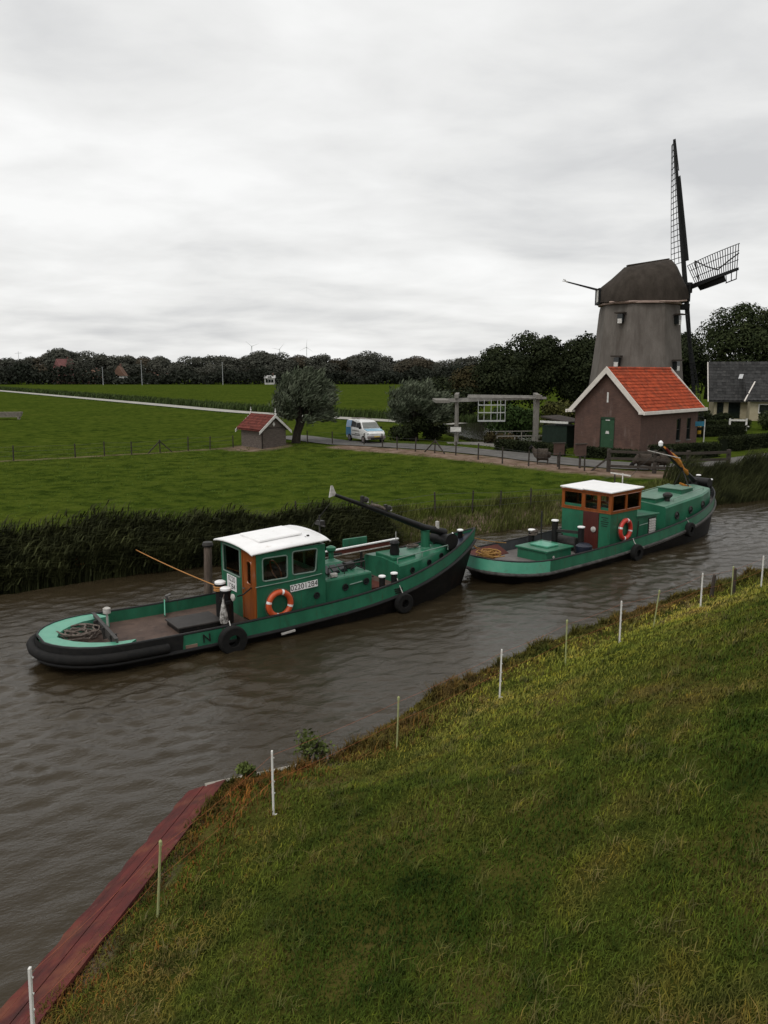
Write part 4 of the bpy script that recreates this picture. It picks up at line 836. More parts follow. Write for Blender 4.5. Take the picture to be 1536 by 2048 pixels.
df_ = MB(); df_.bx(.0, .13, 1.93, 1.995, -.25, 2.6); df_.bx(.0, .13, 3.025, 3.09, -.25, 2.6); df_.bx(.001, .129, 1.995, 3.025, 2.43, 2.60); df_.build('door_frame', M('frame_green', (.028,.06,.035), .55, scale=4.), pd)
MB().prism([(.03, 2.36, 1.42), (.03, 2.66, 1.42), (.03, 2.60, 1.62), (.03, 2.51, 1.6), (.03, 2.42, 1.62)], (-.02, 0, 0)).build('notice', mwhite, pd); MB().bx(.02, .05, 2.35, 2.68, 2.33, 2.40).build('door_light', mwhite, pd)
MB().tube([(.03, 2.12, 1.0), (-.03, 2.12, 1.0), (-.03, 2.22, 1.0)], .015, 6).build('door_handle', steel, pd)
MB().bx(-.03, .0, PW/2-.06, PW/2+.06, PE+.45, PE+1.15).build('gable_slit', mwhite, wall)
for x0, x1 in ((5.35, 6.0), (7.0, 7.65)):
    w = MB().bx(x0, x1, .12, .15, .75, 2.35).build('window', dglass, ph); f = MB()
    for a, b_, c, d in ((x0, x0+.06, .75, 2.35), (x1-.06, x1, .75, 2.35)): f.bx(a, b_, .05, .118, c, d)
    for z in (.75, 1.52, 2.29): f.bx(x0+.06, x1-.06, .052, .116, z, z+.06)
    f.build('frame', M('frame_dark', (.03,.035,.03), .6, scale=4.), w); MB().bx(x0-.05, x1+.05, -.05, .05, .69, .748).build('sill', M('stone_sill', (.2,.19,.18), .8, scale=6.), w)
def tile_field(name, mat, parent, e0, e1, up, rows_, colw, nrm, lap=1.12, thick=.045, seed=1):
    """pantiles: rows of S-shaped pieces lapping down the slope, from eave corner e0 to e1, rising along vector up"""
    e0, e1, up, nrm = map(Vector, (e0, e1, up, nrm)); al = (e1-e0); Ln = al.length; al.normalize(); g = random.Random(seed); n = max(1, round(Ln/colw)); cw = Ln/n; mb = MB(); st = up/rows_
    for i in range(rows_):
        for j in range(n):
            b0 = e0 + al*cw*j + st*i + nrm*(.03 + g.uniform(0, .008)); b1 = b0 + st*lap - nrm*.025
            v = []
            for k, (a, h) in enumerate(((0, .0), (.28, .055), (.55, .035), (.8, -.0), (1.0, .0))):
                v += [b0 + al*cw*a + nrm*(h+.02), b1 + al*cw*a + nrm*h]
            mb.add(v, [(2*k, 2*k+2, 2*k+3, 2*k+1) for k in range(4)])
    o = mb.build(name, mat, parent); o['kind'] = 'stuff'; return o
ov = .38; rz0 = PE - .12; slope = (PR+.18 - rz0)/(PW/2+ov)
rfb = MB()
for sg, y0 in ((1, -ov), (-1, PW+ov)):
    yr = PW/2; rfb.prism([(-ov+.1, y0, rz0), (-ov+.1, yr, PR+.18), (-ov+.1, yr, PR+.08), (-ov+.1, y0, rz0-.10)], (PL+2*ov-.2, 0, 0))
proof = rfb.build('roof', redtile, ph)
for sg, y0 in ((1, -ov), (-1, PW+ov)):
    nrm = Vector((0, -sg*slope, 1)).normalized(); upv = Vector((0, PW/2-y0, PR+.18-rz0))
    tile_field('roof_tiles', redtile, proof, (-ov+.15, y0, rz0) if sg == 1 else (PL+ov-.15, y0, rz0), (PL+ov-.15, y0, rz0) if sg == 1 else (-ov+.15, y0, rz0), upv, 13, .24, nrm, seed=3+sg)
cap_ = MB()
for i in range(22):
    x = -ov+.1 + (PL+2*ov-.2)*i/22; cap_.tube([(x, PW/2, PR+.22), (x+.44, PW/2, PR+.235)], .11, 8)
co = cap_.build('ridge_tiles', redtile, proof, smooth=True); co['kind'] = 'stuff'
trimw = M('cream_trim', (.72,.67,.61), .6, c2=(.60,.55,.50), scale=3., c3=(.35,.3,.27), scale3=6., f3=(.6,.8))
for x0 in (-ov-.02, PL+ov-.06):
    for y0, y1 in ((-ov-.08, PW/2), (PW+ov+.08, PW/2)):
        a, b_ = Vector((x0, y0, rz0-.08)), Vector((x0, y1, PR+.36)); MB().prism([a, b_, b_ - Vector((0,0,.46)), a - Vector((0,0,.10)) + Vector((0, .32 if y1 > y0 else -.32, 0))], (.08, 0, 0)).build('bargeboard', trimw, proof)
for y0 in (-ov-.14, PW+ov): MB().bx(-ov-.12, PL+ov+.12, y0, y0+.14, rz0-.20, rz0+.03).build('gutter', trimw, proof, bevel=.02)
MB().bx(-ov-.05, -.0, PW+.02, PW+ov-.02, rz0-.16, rz0-.02).build('eave_return', trimw, proof); MB().bx(-ov-.05, -.0, -ov+.02, -.02, rz0-.16, rz0-.02).build('eave_return', trimw, proof)
sg_ = thing('blue_sign', 'small pale blue sign projecting from the far corner of the pump house', 'sign', (23.9, 60.6, 3.0), R(10))
MB().bx(-.62, .28, -.03, .0, 0, .36).build('panel', M('sky_blue', (.05,.22,.33), .5, scale=4.), sg_); MB().bx(.28, .34, -.05, .02, -1.7, .5).build('pole', mwhite, sg_)
# lean-to beside the pump house
lt_ = thing('lean_to', 'low dark lean-to with pale flat roof edge beside the pump house', 'outbuilding', (13.75, 60.3, 1.0), R(44.5))
MB().bx(0, 2.2, 0, 2.2, 0, 2.0).build('wall', M('dark_green_board', (.018,.03,.022), .8, scale=4.), lt_); MB().prism([(-.15, -.2, 2.25), (-.15, 2.3, 2.6), (-.15, 2.3, 2.7), (-.15, -.2, 2.35)], (2.5, 0, 0)).build('roof', M('felt', (.06,.05,.045), .9, scale=4.), lt_); MB().bx(-.2, -.15, -.2, 2.3, 2.2, 2.36).build('fascia', mwhite, lt_)

# ------------------------------------------------------------------ bungalow
cream = M('cream_render', (.42,.37,.26), .85, c2=(.36,.31,.21), scale=2.)
darktile = M('grey_tile', (.044,.043,.042), .8, c2=(.026,.026,.026), scale=3., isl=.3, c3=(.13,.12,.10), scale3=4., f3=(.62,.75))
bg_ = thing('bungalow', 'cream walled bungalow with long dark grey tiled roof at the right edge', 'house', (40.2, 99.5, 1.3), R(-18))
bw = MB(); bw.bx(.5, 22, 0, 9, -.2, 2.45); bw.prism([(.5, .1, 2.45), (.5, 8.9, 2.45), (.5, 4.5, 6.7)], (.25, 0, 0)); bwall = bw.build('wall', cream, bg_)
rb = MB(); rb.prism([(-.2, -.7, 2.28), (-.2, 4.5, 6.95), (-.2, 9.7, 2.28), (-.2, 9.7, 2.13), (-.2, 4.5, 6.8), (-.2, -.7, 2.13)], (22.6, 0, 0)); broof = rb.build('roof', darktile, bg_)
tile_field('roof_tiles', darktile, broof, (-.2, -.72, 2.3), (22.3, -.72, 2.3), (0, 5.2, 4.67), 13, .5, Vector((0, -4.67, 5.2)).normalized(), seed=8)
MB().prism([(-.32, -.8, 2.2), (-.32, 4.5, 7.0), (-.32, 4.5, 6.7), (-.32, -.6, 2.1)], (.1, 0, 0)).build('bargeboard', trimw, broof)
MB().prism([(3.2, 2.05, 4.86), (3.65, 2.05, 4.86), (3.85, 2.65, 5.40), (3.4, 2.65, 5.40)], (0, -.08, .09)).build('skylight', M('skylight_glass', (.55,.55,.55), .2, scale=3.), broof)
for x0, x1, zz0, zz1 in ((.9, 1.5, 0, 2.0), (2.2, 3.4, .15, 2.05)):
    w = MB().bx(x0, x1, -.03, .02, zz0, zz1).build('window', dglass, bg_); f = MB(); f.bx(x0-.07, x0, -.06, 0, zz0, zz1); f.bx(x1, x1+.07, -.06, 0, zz0, zz1); f.bx(x0-.07, x1+.07, -.06, -.001, zz1, zz1+.07); f.build('frame', M('frame_dark', (.03,.035,.03), .6), w)
wg = MB(); wg.bx(4.2, 22.1, -3.2, .2, -.2, 2.35); wing = wg.build('wing_wall', cream, bg_)
wr_ = MB(); wr_.prism([(3.6, -3.7, 2.30), (4.8, -.0, 4.35), (4.8, 2.6, 5.2), (22.2, 2.6, 5.2), (22.2, -3.7, 2.30)], (0, 0, .12)); wroof = wr_.build('wing_roof', darktile, bg_)
tile_field('roof_tiles', darktile, wroof, (3.8, -3.72, 2.44), (22.2, -3.72, 2.44), (0, 5.2, 2.85), 9, .5, Vector((0, -2.85, 5.2)).normalized(), seed=9)
MB().bar((3.5, -3.8, 2.35), (4.9, .0, 4.55), .14, .16).build('bargeboard', trimw, wroof)
for x0, x1 in ((5.2, 6.5), (6.8, 8.1), (9.2, 10.4)):
    w = MB().bx(x0, x1, -3.26, -3.21, 1.05, 1.95).build('window', dglass, wing); f = MB()
    for a, b_ in ((x0-.09, x0), (x1, x1+.09)): f.bx(a, b_, -3.30, -3.2, .96, 2.04)
    f.bx(x0, x1, -3.299, -3.2, .96, 1.05); f.bx(x0, x1, -3.299, -3.2, 1.95, 2.04); f.build('frame', mwhite, w)

# ------------------------------------------------------------------ drawbridge
oak = M('pale_grey_timber', (.24,.225,.20), .85, c2=(.15,.14,.125), scale=4., stretch=(4,4,.8)); oak2 = M('pale_timber', (.34,.325,.30), .8, c2=(.24,.225,.21), scale=4.)
dbr = thing('drawbridge', 'pale grey timber drawbridge with overhead balance beams and white lattice frame', 'bridge', (0, 0, 0))
for (x, y, zt, nm) in ((5.75, 64.2, 5.25, 0), (6.25, 68.6, 5.3, 0), (12.25, 64.4, 5.25, 1), (12.85, 68.5, 5.3, 1)):
    z0 = .9; MB().bar((x, y, z0), (x, y, zt), .26 if nm else .2, .26, w2=.3 if nm else .18, h2=.3 if nm else .18).build('post', oak, dbr, bevel=.02)
MB().bar((5.68, 63.5, 5.15), (6.33, 69.4, 5.15), .3, .3).build('lintel', oak, dbr); MB().bar((12.15, 63.6, 5.1), (12.95, 69.3, 5.1), .34, .34).build('lintel', oak, dbr)
for dx_, dy_ in ((0, 0), (.5, 4.3)):
    MB().bar((4.2+dx_, 64+dy_, 4.72), (12.9+dx_, 64.2+dy_, 5.0), .14, .17).build('balance_beam', oak2, dbr); MB().bar((6.6+dx_, 63.9+dy_, 5.1), (12.0+dx_, 64.0+dy_, 5.02), .12, .12).build('stay_beam', oak2, dbr)
MB().bx(4.1, 5.2, 63.7, 68.5, 4.62, 4.84).build('counterweight', oak, dbr)
fm = MB()
for z in (3.2, 3.85, 4.45): fm.bar((7.45, 63.9, z), (9.65, 64.0, z), .06, .08 if z > 3.3 else .12)
frm = M('pale_grey_paint', (.46,.47,.46), .6, c2=(.34,.35,.34), scale=4.); fm_o = fm.build('hanging_frame', frm, dbr)
for x in (7.48, 7.95, 8.5, 9.0, 9.25, 9.62): MB().bar((x, 63.96, 3.2), (x, 63.96, 4.85), .045, .045).build('frame_bar', frm, fm_o)
MB().bx(5.4, 13.1, 63.9, 68.9, .85, 1.1).build('bridge_deck', oak, dbr)
hrl = MB()
for y in (63.7, 68.8):
    hrl.bar((9.0, y, 2.0), (13.4, y, 2.05), .08, .08); hrl.bar((9.0, y, 1.6), (13.4, y, 1.62), .05, .06)
    for x in (9.0, 10.4, 11.8, 13.2): hrl.bar((x, y, 1.2), (x, y, 2.02), .08, .08)
hrl.build('handrail', oak, dbr)
sgn = thing('white_sign', 'small white rectangular sign on the left post of the drawbridge', 'sign', (5.72, 64.0, 2.5)); MB().bx(-.42, .42, -.04, .0, -.16, .2).build('panel', mwhite, sgn); MB().bx(-.05, .05, .001, .04, -.4, .3).build('bracket', steel, sgn)

# ------------------------------------------------------------------ goat shed in the meadow
plank = M('weathered_plank', (.150,.124,.108), .9, c2=(.085,.07,.06), scale=3., stretch=(1,1,6), bump=.3, bscale=10)
gs = thing('goat_shed', 'small weathered plank animal shed with red tiled roof and white finials', 'shed', (-9.66, 63.4, .95), R(38.3))
# local x along the gable (0..2.2), y along the side (0..3.4)
gw, gl, ge, gr2 = 2.2, 3.4, 1.6, 2.55
core = MB().bx(.06, gw-.06, .06, gl-.06, 0, ge).build('frame_box', M('shed_inside', (.03,.025,.022), .9), gs)
for i in range(10):
    z = .02 + i*.172
    MB().bx(0, gw, 0, .05, z, z+.165).build('board', plank, gs); MB().bx(0, .05, .052, gl, z, z+.165).build('board', plank, gs)
    MB().bx(gw-.05, gw, .052, gl, z, z+.165).build('board', plank, gs); MB().bx(.052, gw-.052, gl-.05, gl, z, z+.165).build('board', plank, gs)
for y in (0.0, gl-.05): MB().prism([(0, y, ge+.02), (gw, y, ge+.02), (gw/2, y, gr2)], (0, .05, 0)).build('gable_board', plank, gs)
MB().bar((0, -.02, 0), (0, -.02, ge), .1, .06).build('corner_post', M('corner_dark', (.03,.025,.02), .9), gs)
lz = MB().prism([(gw/2, -.02, 1.78), (gw/2+.12, -.02, 1.98), (gw/2, -.02, 2.18), (gw/2-.12, -.02, 1.98)], (0, .015, 0)); lz.build('gable_diamond', mwhite, gs)
grf = MB(); gsl = (gr2+.1-ge+.08)/(gw/2+.28)
for x0 in (-.28, gw+.28): grf.prism([(x0, -.25, ge-.08), (gw/2, -.25, gr2+.1), (gw/2, -.25, gr2+.03), (x0, -.25, ge-.15)], (0, gl+.5, 0))
oldred = M('old_red_tile', (.16,.042,.03), .75, c2=(.10,.03,.024), scale=5., isl=.25)
gro = grf.build('roof', oldred, gs)
tile_field('roof_tiles', oldred, gro, (-.28, gl+.25, ge-.06), (-.28, -.25, ge-.06), (gw/2+.28, 0, gr2+.18-ge), 6, .26, Vector((-gsl, 0, 1)).normalized(), seed=4)
tile_field('roof_tiles', oldred, gro, (gw+.28, -.25, ge-.06), (gw+.28, gl+.25, ge-.06), (-gw/2-.28, 0, gr2+.18-ge), 6, .26, Vector((gsl, 0, 1)).normalized(), seed=5)
for y in (-.32, gl+.24):
    for x0 in (-.38, gw+.38):
        MB().prism([(x0, y, ge-.16), (gw/2, y, gr2+.2), (gw/2, y, gr2-.04), (x0, y, ge-.38)], (0, .07, 0)).build('bargeboard', mwhite, gro)
    MB().lathe([(.05, 0), (.06, .25), (.03, .3), (.07, .36), (.04, .46), (.01, .66)], (gw/2, y+.03, gr2+.05), 8).build('finial', mwhite, gro, smooth=True)

# ------------------------------------------------------------------ van
vwhite = M('van_white', (.75,.75,.74), .3, scale=2., coat=.5); vblue = M('van_blue', (.03,.22,.48), .3, c2=(.025,.18,.40), scale=2., coat=.5); vlight = M('van_light_blue', (.18,.42,.58), .3, scale=2., coat=.5); vgrey = M('van_bumper', (.20,.17,.165), .6, scale=4.); vblack = M('van_black', (.012,.012,.012), .5)
van = thing('van', 'white and blue compact van with roof bars parked between the two willows', 'van', (-1.55, 67.3, hz(-1.55, 67.3)+.02), math.atan2(-.89, .45))
# local x forward (length 4.3), y left
def vsec(x): pass
prof = [(-2.1, .35, .95, 1.15, 1.62), (-2.05, .30, .95, 1.18, 1.78), (-1.2, .28, .95, 1.2, 1.82), (.2, .28, .95, 1.2, 1.80), (.55, .28, .95, 1.18, 1.70), (1.15, .28, .95, 1.12, 1.16), (1.9, .30, .93, .98, .99), (2.12, .34, .80, .80, .82)]
rows = []
for x, z0, zb, zw, zt in prof:
    wd = .86 if -2.08 < x < 1.7 else (.80 if x < 2.1 else .70); wt = .70 if zt - zw > .2 else wd*.93
    rows.append([(x, -wd*.94, z0), (x, -wd, z0+.2), (x, -wd, min(zb, zw)), (x, -wd*.98, zw), (x, -wt, zt-.04), (x, -wt*.8, zt), (x, wt*.8, zt), (x, wt, zt-.04), (x, wd*.98, zw), (x, wd, min(zb, zw)), (x, wd, z0+.2), (x, wd*.94, z0)])
vb = MB(); vb.grid(rows, closed=True); vb.add(rows[0], [tuple(range(12))]); vb.add(rows[-1], [tuple(range(12))]); body = vb.build('body', vwhite, van, smooth=True, angle=30)
def vquad(name, mat, pts, par=body, th=.012):
    a, b_, c = (Vector(p) for p in pts[:3]); n = (b_-a).cross(c-a).normalized(); mb = MB(); mb.prism([Vector(p) + n*.004 for p in pts], n*th); return mb.build(name, mat, par)
for sg in (-1, 1):
    y1, y2 = sg*.862, sg*.735
    o = lambda L_: L_ if sg < 0 else L_[::-1]
    vquad('side_window', vblack, o([(-.05, y1-sg*.01, 1.22), (1.0, y1-sg*.01, 1.18), (.52, y2, 1.64), (-.05, y2, 1.6)])); vquad('side_window', vblack, o([(-1.0, y1-sg*.01, 1.23), (-.13, y1-sg*.01, 1.22), (-.13, y2, 1.6), (-1.0, y2, 1.74)]))
    vquad('blue_panel', vblue, o([(-2.04, sg*.862, .5), (-1.05, sg*.866, .5), (-1.05, sg*.868, 1.2), (-2.04, sg*.862, 1.18)])); vquad('blue_panel', vblue, o([(-2.03, y1-sg*.01, 1.24), (-1.06, y1-sg*.01, 1.24), (-1.06, y2+sg*.012, 1.75), (-2.03, y2+sg*.012, 1.73)]))
    for k, (a, b_, z) in enumerate(((-.8, .6, .92), (-.2, .75, .68), (-.85, .75, .56))): vquad('lettering', vgrey if k == 0 else vblack, o([(a, sg*.866, z), (b_, sg*.866, z), (b_, sg*.866, z+.05), (a, sg*.866, z+.05)]), th=.004)
    for x in (-1.32, 1.38):
        tr = MB(); tr.cyl((x, sg*.74, .31), (x, sg*.90, .31), .31, n=20); wv_ = tr.build('wheel', vblack, van, smooth=True); MB().cyl((x, sg*.89, .31), (x, sg*.915, .31), .19, n=16).build('rim', vgrey, wv_)
    MB().box((1.98, sg*.66, .80), (.14, .26, .16), rz=-sg*.3).build('headlight', M('lamp_glass', (.6,.62,.62), .15, scale=4.), van, bevel=.03); MB().box((.95, sg*.98, 1.22), (.1, .16, .16)).build('wing_mirror', vblack, van, bevel=.03)
    MB().bar((-1.6, sg*.55, 1.90), (.0, sg*.55, 1.89), .05, .04).build('roof_bar', vgrey, van)
vquad('windscreen', M('windscreen', (.16,.17,.155), .12, scale=2., spec=.6), [(.64, -.63, 1.65), (1.12, -.74, 1.22), (1.12, .74, 1.22), (.64, .63, 1.65)]); vquad('bonnet_panel', vlight, [(1.22, -.76, 1.155), (1.88, -.70, 1.01), (1.88, .70, 1.01), (1.22, .76, 1.155)])
bpz = MB(); bpz.box((2.08, 0, .50), (.16, 1.62, .26)); bpz.build('bumper', vgrey, van, bevel=.05); MB().box((2.17, 0, .42), (.02, 1.1, .14)).build('grille', vblack, van); MB().box((2.172, 0, .57), (.02, .5, .09)).build('number_plate', M('plate_yellow', (.55,.40,.06), .5), van)
MB().bar((-1.4, -.58, 1.93), (-1.4, .58, 1.93), .05, .03).build('roof_crossbar', vgrey, van); MB().bar((-.4, -.58, 1.93), (-.4, .58, 1.93), .05, .03).build('roof_crossbar', vgrey, van)

# ------------------------------------------------------------------ vegetation
def leafmat(name, c, c2, scale=.8, isl=.35, trans=.25):
    m = M(name, c, .8, c2=c2, scale=scale, spec=.06, space='W', isl=isl); return m
def leaf_quads(P, D, Nm, ln, wd):
    """leaf quads at P pointing along D with half-width along N x D"""
    Sd = np.cross(D, Nm); Sd /= np.linalg.norm(Sd, axis=1)[:, None] + 1e-9
    a = P - Sd*wd[:, None]*.5; b = P + D*ln[:, None]*.5 - Sd*wd[:, None]*.0 + Sd*wd[:, None]*.5; c = P + D*ln[:, None]; d = P + D*ln[:, None]*.5 - Sd*wd[:, None]*.5
    a = P
    V = np.stack([a, b, c, d], 1).reshape(-1, 3); q = np.arange(len(P)*4).reshape(-1, 4); return V, q
def unit(v): return v/(np.linalg.norm(v, axis=1)[:, None] + 1e-9)
def crown_points(g, n, blobs, shell=.72):
    c = np.array([b[:3] for b in blobs]); r = np.array([b[3] for b in blobs]); w = r**2; w = w/w.sum()
    k = g.choice(len(blobs), n, p=w); d = unit(g.normal(size=(n, 3))); rad = r[k]*np.where(g.random(n) < .75, g.uniform(shell, 1.05, n), g.uniform(.2, 1., n))
    d[:, 2] = np.where((d[:, 2] < -.3) & (g.random(n) < .5), -d[:, 2], d[:, 2])
    return c[k] + d*rad[:, None]*np.array([1, 1, .85]), d
bark = M('bark', (.055,.045,.037), .95, c2=(.03,.025,.02), scale=4., stretch=(3,3,.7), bump=.5, bscale=10)
def tree(name, label, loc, H, Wd, base, seed, nleaf, lsize, mat, trunk_r=.3, group=None, nb=26, wind=(0,0,0), lobes=None, mesh_only=False, aspect=1.0):
    g = np.random.default_rng(seed); blobs = []; ch = H - base
    for i in range(nb):
        d = unit(g.normal(size=(1, 3)))[0]; rad = g.uniform(.25, 1.)**.5
        p = np.array([d[0]*Wd/2*.72*rad, d[1]*Wd/2*.72*rad*aspect, base + ch*.48 + d[2]*ch*.40*rad]); up = (p[2]-base)/ch
        sc = 1.0 - .35*max(0, up-.6)/.4; p[0] *= sc; p[1] *= sc
        blobs.append((*p, g.uniform(.13, .25)*Wd*(1 if up < .8 else .8)))
    root = thing(name, label, 'tree', loc, 0, group)
    P, d = crown_points(g, nleaf, blobs); rv = g.normal(size=d.shape); D = unit(rv - d*(rv*d).sum(1)[:, None]*.75 + np.array(wind)); Nm = unit(g.normal(size=d.shape)*.45 + d*1.0 + [0, 0, .35])
    ln = lsize*g.uniform(.6, 1.5, nleaf); V, q = leaf_quads(P, D, Nm, ln, ln*.75)
    np_mesh('crown', V, q, mat=mat, parent=root)
    tb = MB(); tb.tube([(0,0,-.3), (.05*H*.1, 0, base*.6), (0, 0, base + ch*.3), (.1, 0, base + ch*.7)], [trunk_r*1.25, trunk_r, trunk_r*.7, trunk_r*.2], 9)
    for i in range(0, nb, 3):
        b_ = blobs[i]; st = (0, 0, base + ch*.05 + .3*(b_[2]-base)*.6); m_ = [(st[k]+b_[k])/2 for k in range(3)]; m_[2] += .1*ch*.3; tb.tube([st, m_, b_[:3]], [trunk_r*.45, trunk_r*.3, trunk_r*.08], 6)
    tb.build('trunk', bark, root, smooth=True)
    return root
lm_dark = leafmat('foliage_dark', (.031,.038,.016), (.014,.019,.009), isl=.3); lm_mid = leafmat('foliage_mid', (.040,.050,.019), (.018,.026,.011), isl=.3); lm_brn = leafmat('foliage_bronze', (.062,.048,.022), (.030,.030,.013)); lm_far = leafmat('foliage_far_hazed', (.080,.080,.064), (.052,.056,.044), scale=.1, isl=.12); lm_far2 = leafmat('foliage_far_bronze_hazed', (.080,.066,.046), (.052,.048,.034), scale=.1, isl=.12); lm_hol = leafmat('foliage_green', (.040,.068,.018), (.020,.036,.011))  # the two far foliage tones are lightened and greyed, painting in distance haze
# trees right of centre, behind the bridge and mill
for (x, y, H, Wd, base, seed, n, mt, lab) in (
    (15.5, 104, 9.6, 9.0, 1.2, 31, 9000, lm_dark, 'low dark round tree at the left end of the clump behind the drawbridge'),
    (20.5, 108, 12.0, 10.5, 1.5, 32, 12000, lm_dark, 'tallest dark round tree of the clump behind the drawbridge'),
    (26.2, 106, 11.0, 9.0, 1.2, 33, 10000, lm_dark, 'dark tree directly left of the windmill tower'),
    (31.0, 112, 11.2, 8.5, 1.5, 34, 7000, lm_mid, 'smaller tree peeping out beside the left flank of the windmill'),
    (12.0, 112, 7.4, 7.5, .8, 35, 6000, lm_brn, 'bronze tinted small tree left of the drawbridge clump'),
    (37.5, 112, 11.8, 8.0, 1.5, 36, 8000, lm_mid, 'loose branched tree just right of the windmill sail'),
    (43.5, 118, 14.4, 9.5, 1.8, 37, 10000, lm_dark, 'tall tree above the left end of the bungalow roof'),
    (50.5, 116, 17.0, 12.5, 2.2, 38, 13000, lm_mid, 'largest broad tree behind the bungalow at the right edge'),
    (57.5, 120, 16.5, 11.0, 2.2, 39, 8000, lm_dark, 'dark broad tree cut by the right edge above the bungalow'),
    (34.5, 100, 6.2, 5.5, .6, 40, 5000, lm_brn, 'low bronze tree between windmill and bungalow')):
    tree('broad_tree', lab, (x, y, 1.0), H, Wd, base, seed, int(n*1.7), .31, mt, .28, 'broad trees behind the windmill', nb=34)
# bushes round the bridge and yard
def bush(name, label, loc, sx, sy, h, seed, n, ls, mat, group=None, cat='bush'):
    g = np.random.default_rng(seed); k = 12
    blobs = [(g.uniform(-.35, .35)*sx, g.uniform(-.35, .35)*sy, g.uniform(.25, .72)*h, g.uniform(.22, .34)*min(max(sx, sy), h*1.3)) for _ in range(k)]
    root = thing(name, label, cat, loc, 0, group); P, d = crown_points(g, n, blobs); P[:, 2] = np.maximum(P[:, 2], .02)
    rv = g.normal(size=d.shape); D = unit(rv - d*(rv*d).sum(1)[:, None]*.7 + [0, 0, .3]); Nm = unit(g.normal(size=d.shape)*.5 + d); ln = ls*g.uniform(.6, 1.5, n); V, q = leaf_quads(P, D, Nm, ln, ln*.6)
    np_mesh('foliage', V, q, mat=mat, parent=root); tb = MB()
    for i in range(4): b_ = blobs[i]; tb.tube([(b_[0]*.15, b_[1]*.15, -.1), b_[:3]], [.05, .02], 5)
    tb.build('stems', bark, root); return root
bush('bush', 'mid green bush in front of the right drawbridge post', (11.3, 70.5, .95), 4.2, 3.2, 3.1, 51, 5000, .26, lm_hol, 'bushes round the drawbridge')
bush('bush', 'yellow green bush between the drawbridge and the pump house', (15.6, 71, .95), 3.6, 3., 3.9, 52, 4500, .26, leafmat('foliage_olive', (.075,.075,.022), (.04,.045,.015)), 'bushes round the drawbridge')
bush('bush', 'low dark bush on the pond bank beside the bridge sign', (9.9, 67.6, 1.0), 3.0, 1.6, 1.0, 53, 2500, .2, lm_brn, 'bushes round the drawbridge')
bush('bush', 'dark bush at the far side of the pond', (8.0, 101, .95), 9, 4, 5.2, 54, 7000, .36, lm_dark, 'bushes round the drawbridge')
bush('bush', 'dark shrub in front of the cream bungalow wall', (40.0, 95, 1.2), 4.5, 1.6, 1.0, 55, 4000, .22, lm_dark, 'shrubs in the bungalow garden')
bush('bush', 'bronze shrub beneath the bungalow windows', (47.5, 91.5, 1.2), 5, 1.5, .7, 56, 3500, .22, lm_brn, 'shrubs in the bungalow garden')
bush('bush', 'dark rounded shrub right of the white garden bench', (38.6, 80, 1.25), 3.0, 2.6, 1.9, 57, 4000, .22, lm_mid, 'shrubs in the bungalow garden')
bush('bush', 'leafy shrub at the corner between windmill and bungalow', (33.6, 88, 1.2), 4, 3, 2.6, 58, 4000, .25, lm_dark, 'shrubs in the bungalow garden')
bush('bush', 'rough shrub at the right foot of the farther willow', (4.6, 73.5, .95), 2.2, 2., 1.3, 59, 3000, .2, lm_dark, 'bushes round the drawbridge')
def hedge(label, p, q, w, h, seed, mat=lm_dark, dens=420):
    g = np.random.default_rng(seed); p, q = np.array(p, float), np.array(q, float); d = q-p; L_ = np.hypot(*d); ang = math.atan2(d[1], d[0])
    root = thing('clipped_hedge', label, 'hedge', (p[0], p[1], hz(*p)), ang, 'clipped hedges round the yard'); n = int(dens*(2*L_*h + L_*w))
    MB().bx(.08, L_-.08, -w/2+.1, w/2-.1, -.2, h-.1).build('core', M('hedge_core', (.010,.014,.007), .95), root)
    f = g.random(n); x = g.uniform(0, L_, n); y = np.where(f < .4, -w/2, np.where(f < .6, w/2, g.uniform(-w/2, w/2, n))); z = np.where(f < .6, g.uniform(0, h, n), h)
    P = np.stack([x, y, z], 1) + g.normal(0, .035, (n, 3)); D = unit(g.normal(size=(n, 3))); ln = g.uniform(.07, .16, n); V, qq = leaf_quads(P, D, unit(g.normal(size=(n, 3))), ln, ln*.7)
    np_mesh('foliage', V, qq, mat=mat, parent=root)
hedge('low clipped hedge along the brick wall of the pump house facing the road', (13.6, 55.3), (16.6, 52.5), .7, .65, 61); hedge('clipped hedge along the roadside right of the pump house corner', (17.6, 52.4), (22.7, 54.6), .8, .95, 62)
hedge('clipped hedge on the right beside the curving road', (24.6, 58.0), (33, 64.0), .9, .95, 63); hedge('short clipped hedge behind the lawn right of the pump house', (27.6, 71.5), (32.5, 72.5), .9, .9, 64)
hedge('long low clipped hedge behind the road below the drawbridge', (8.6, 60.2), (12.5, 55.6), .9, .75, 65); hedge('thin clipped hedge in front of the bungalow', (31.5, 79), (36.5, 80.5), .8, .9, 66, lm_mid)

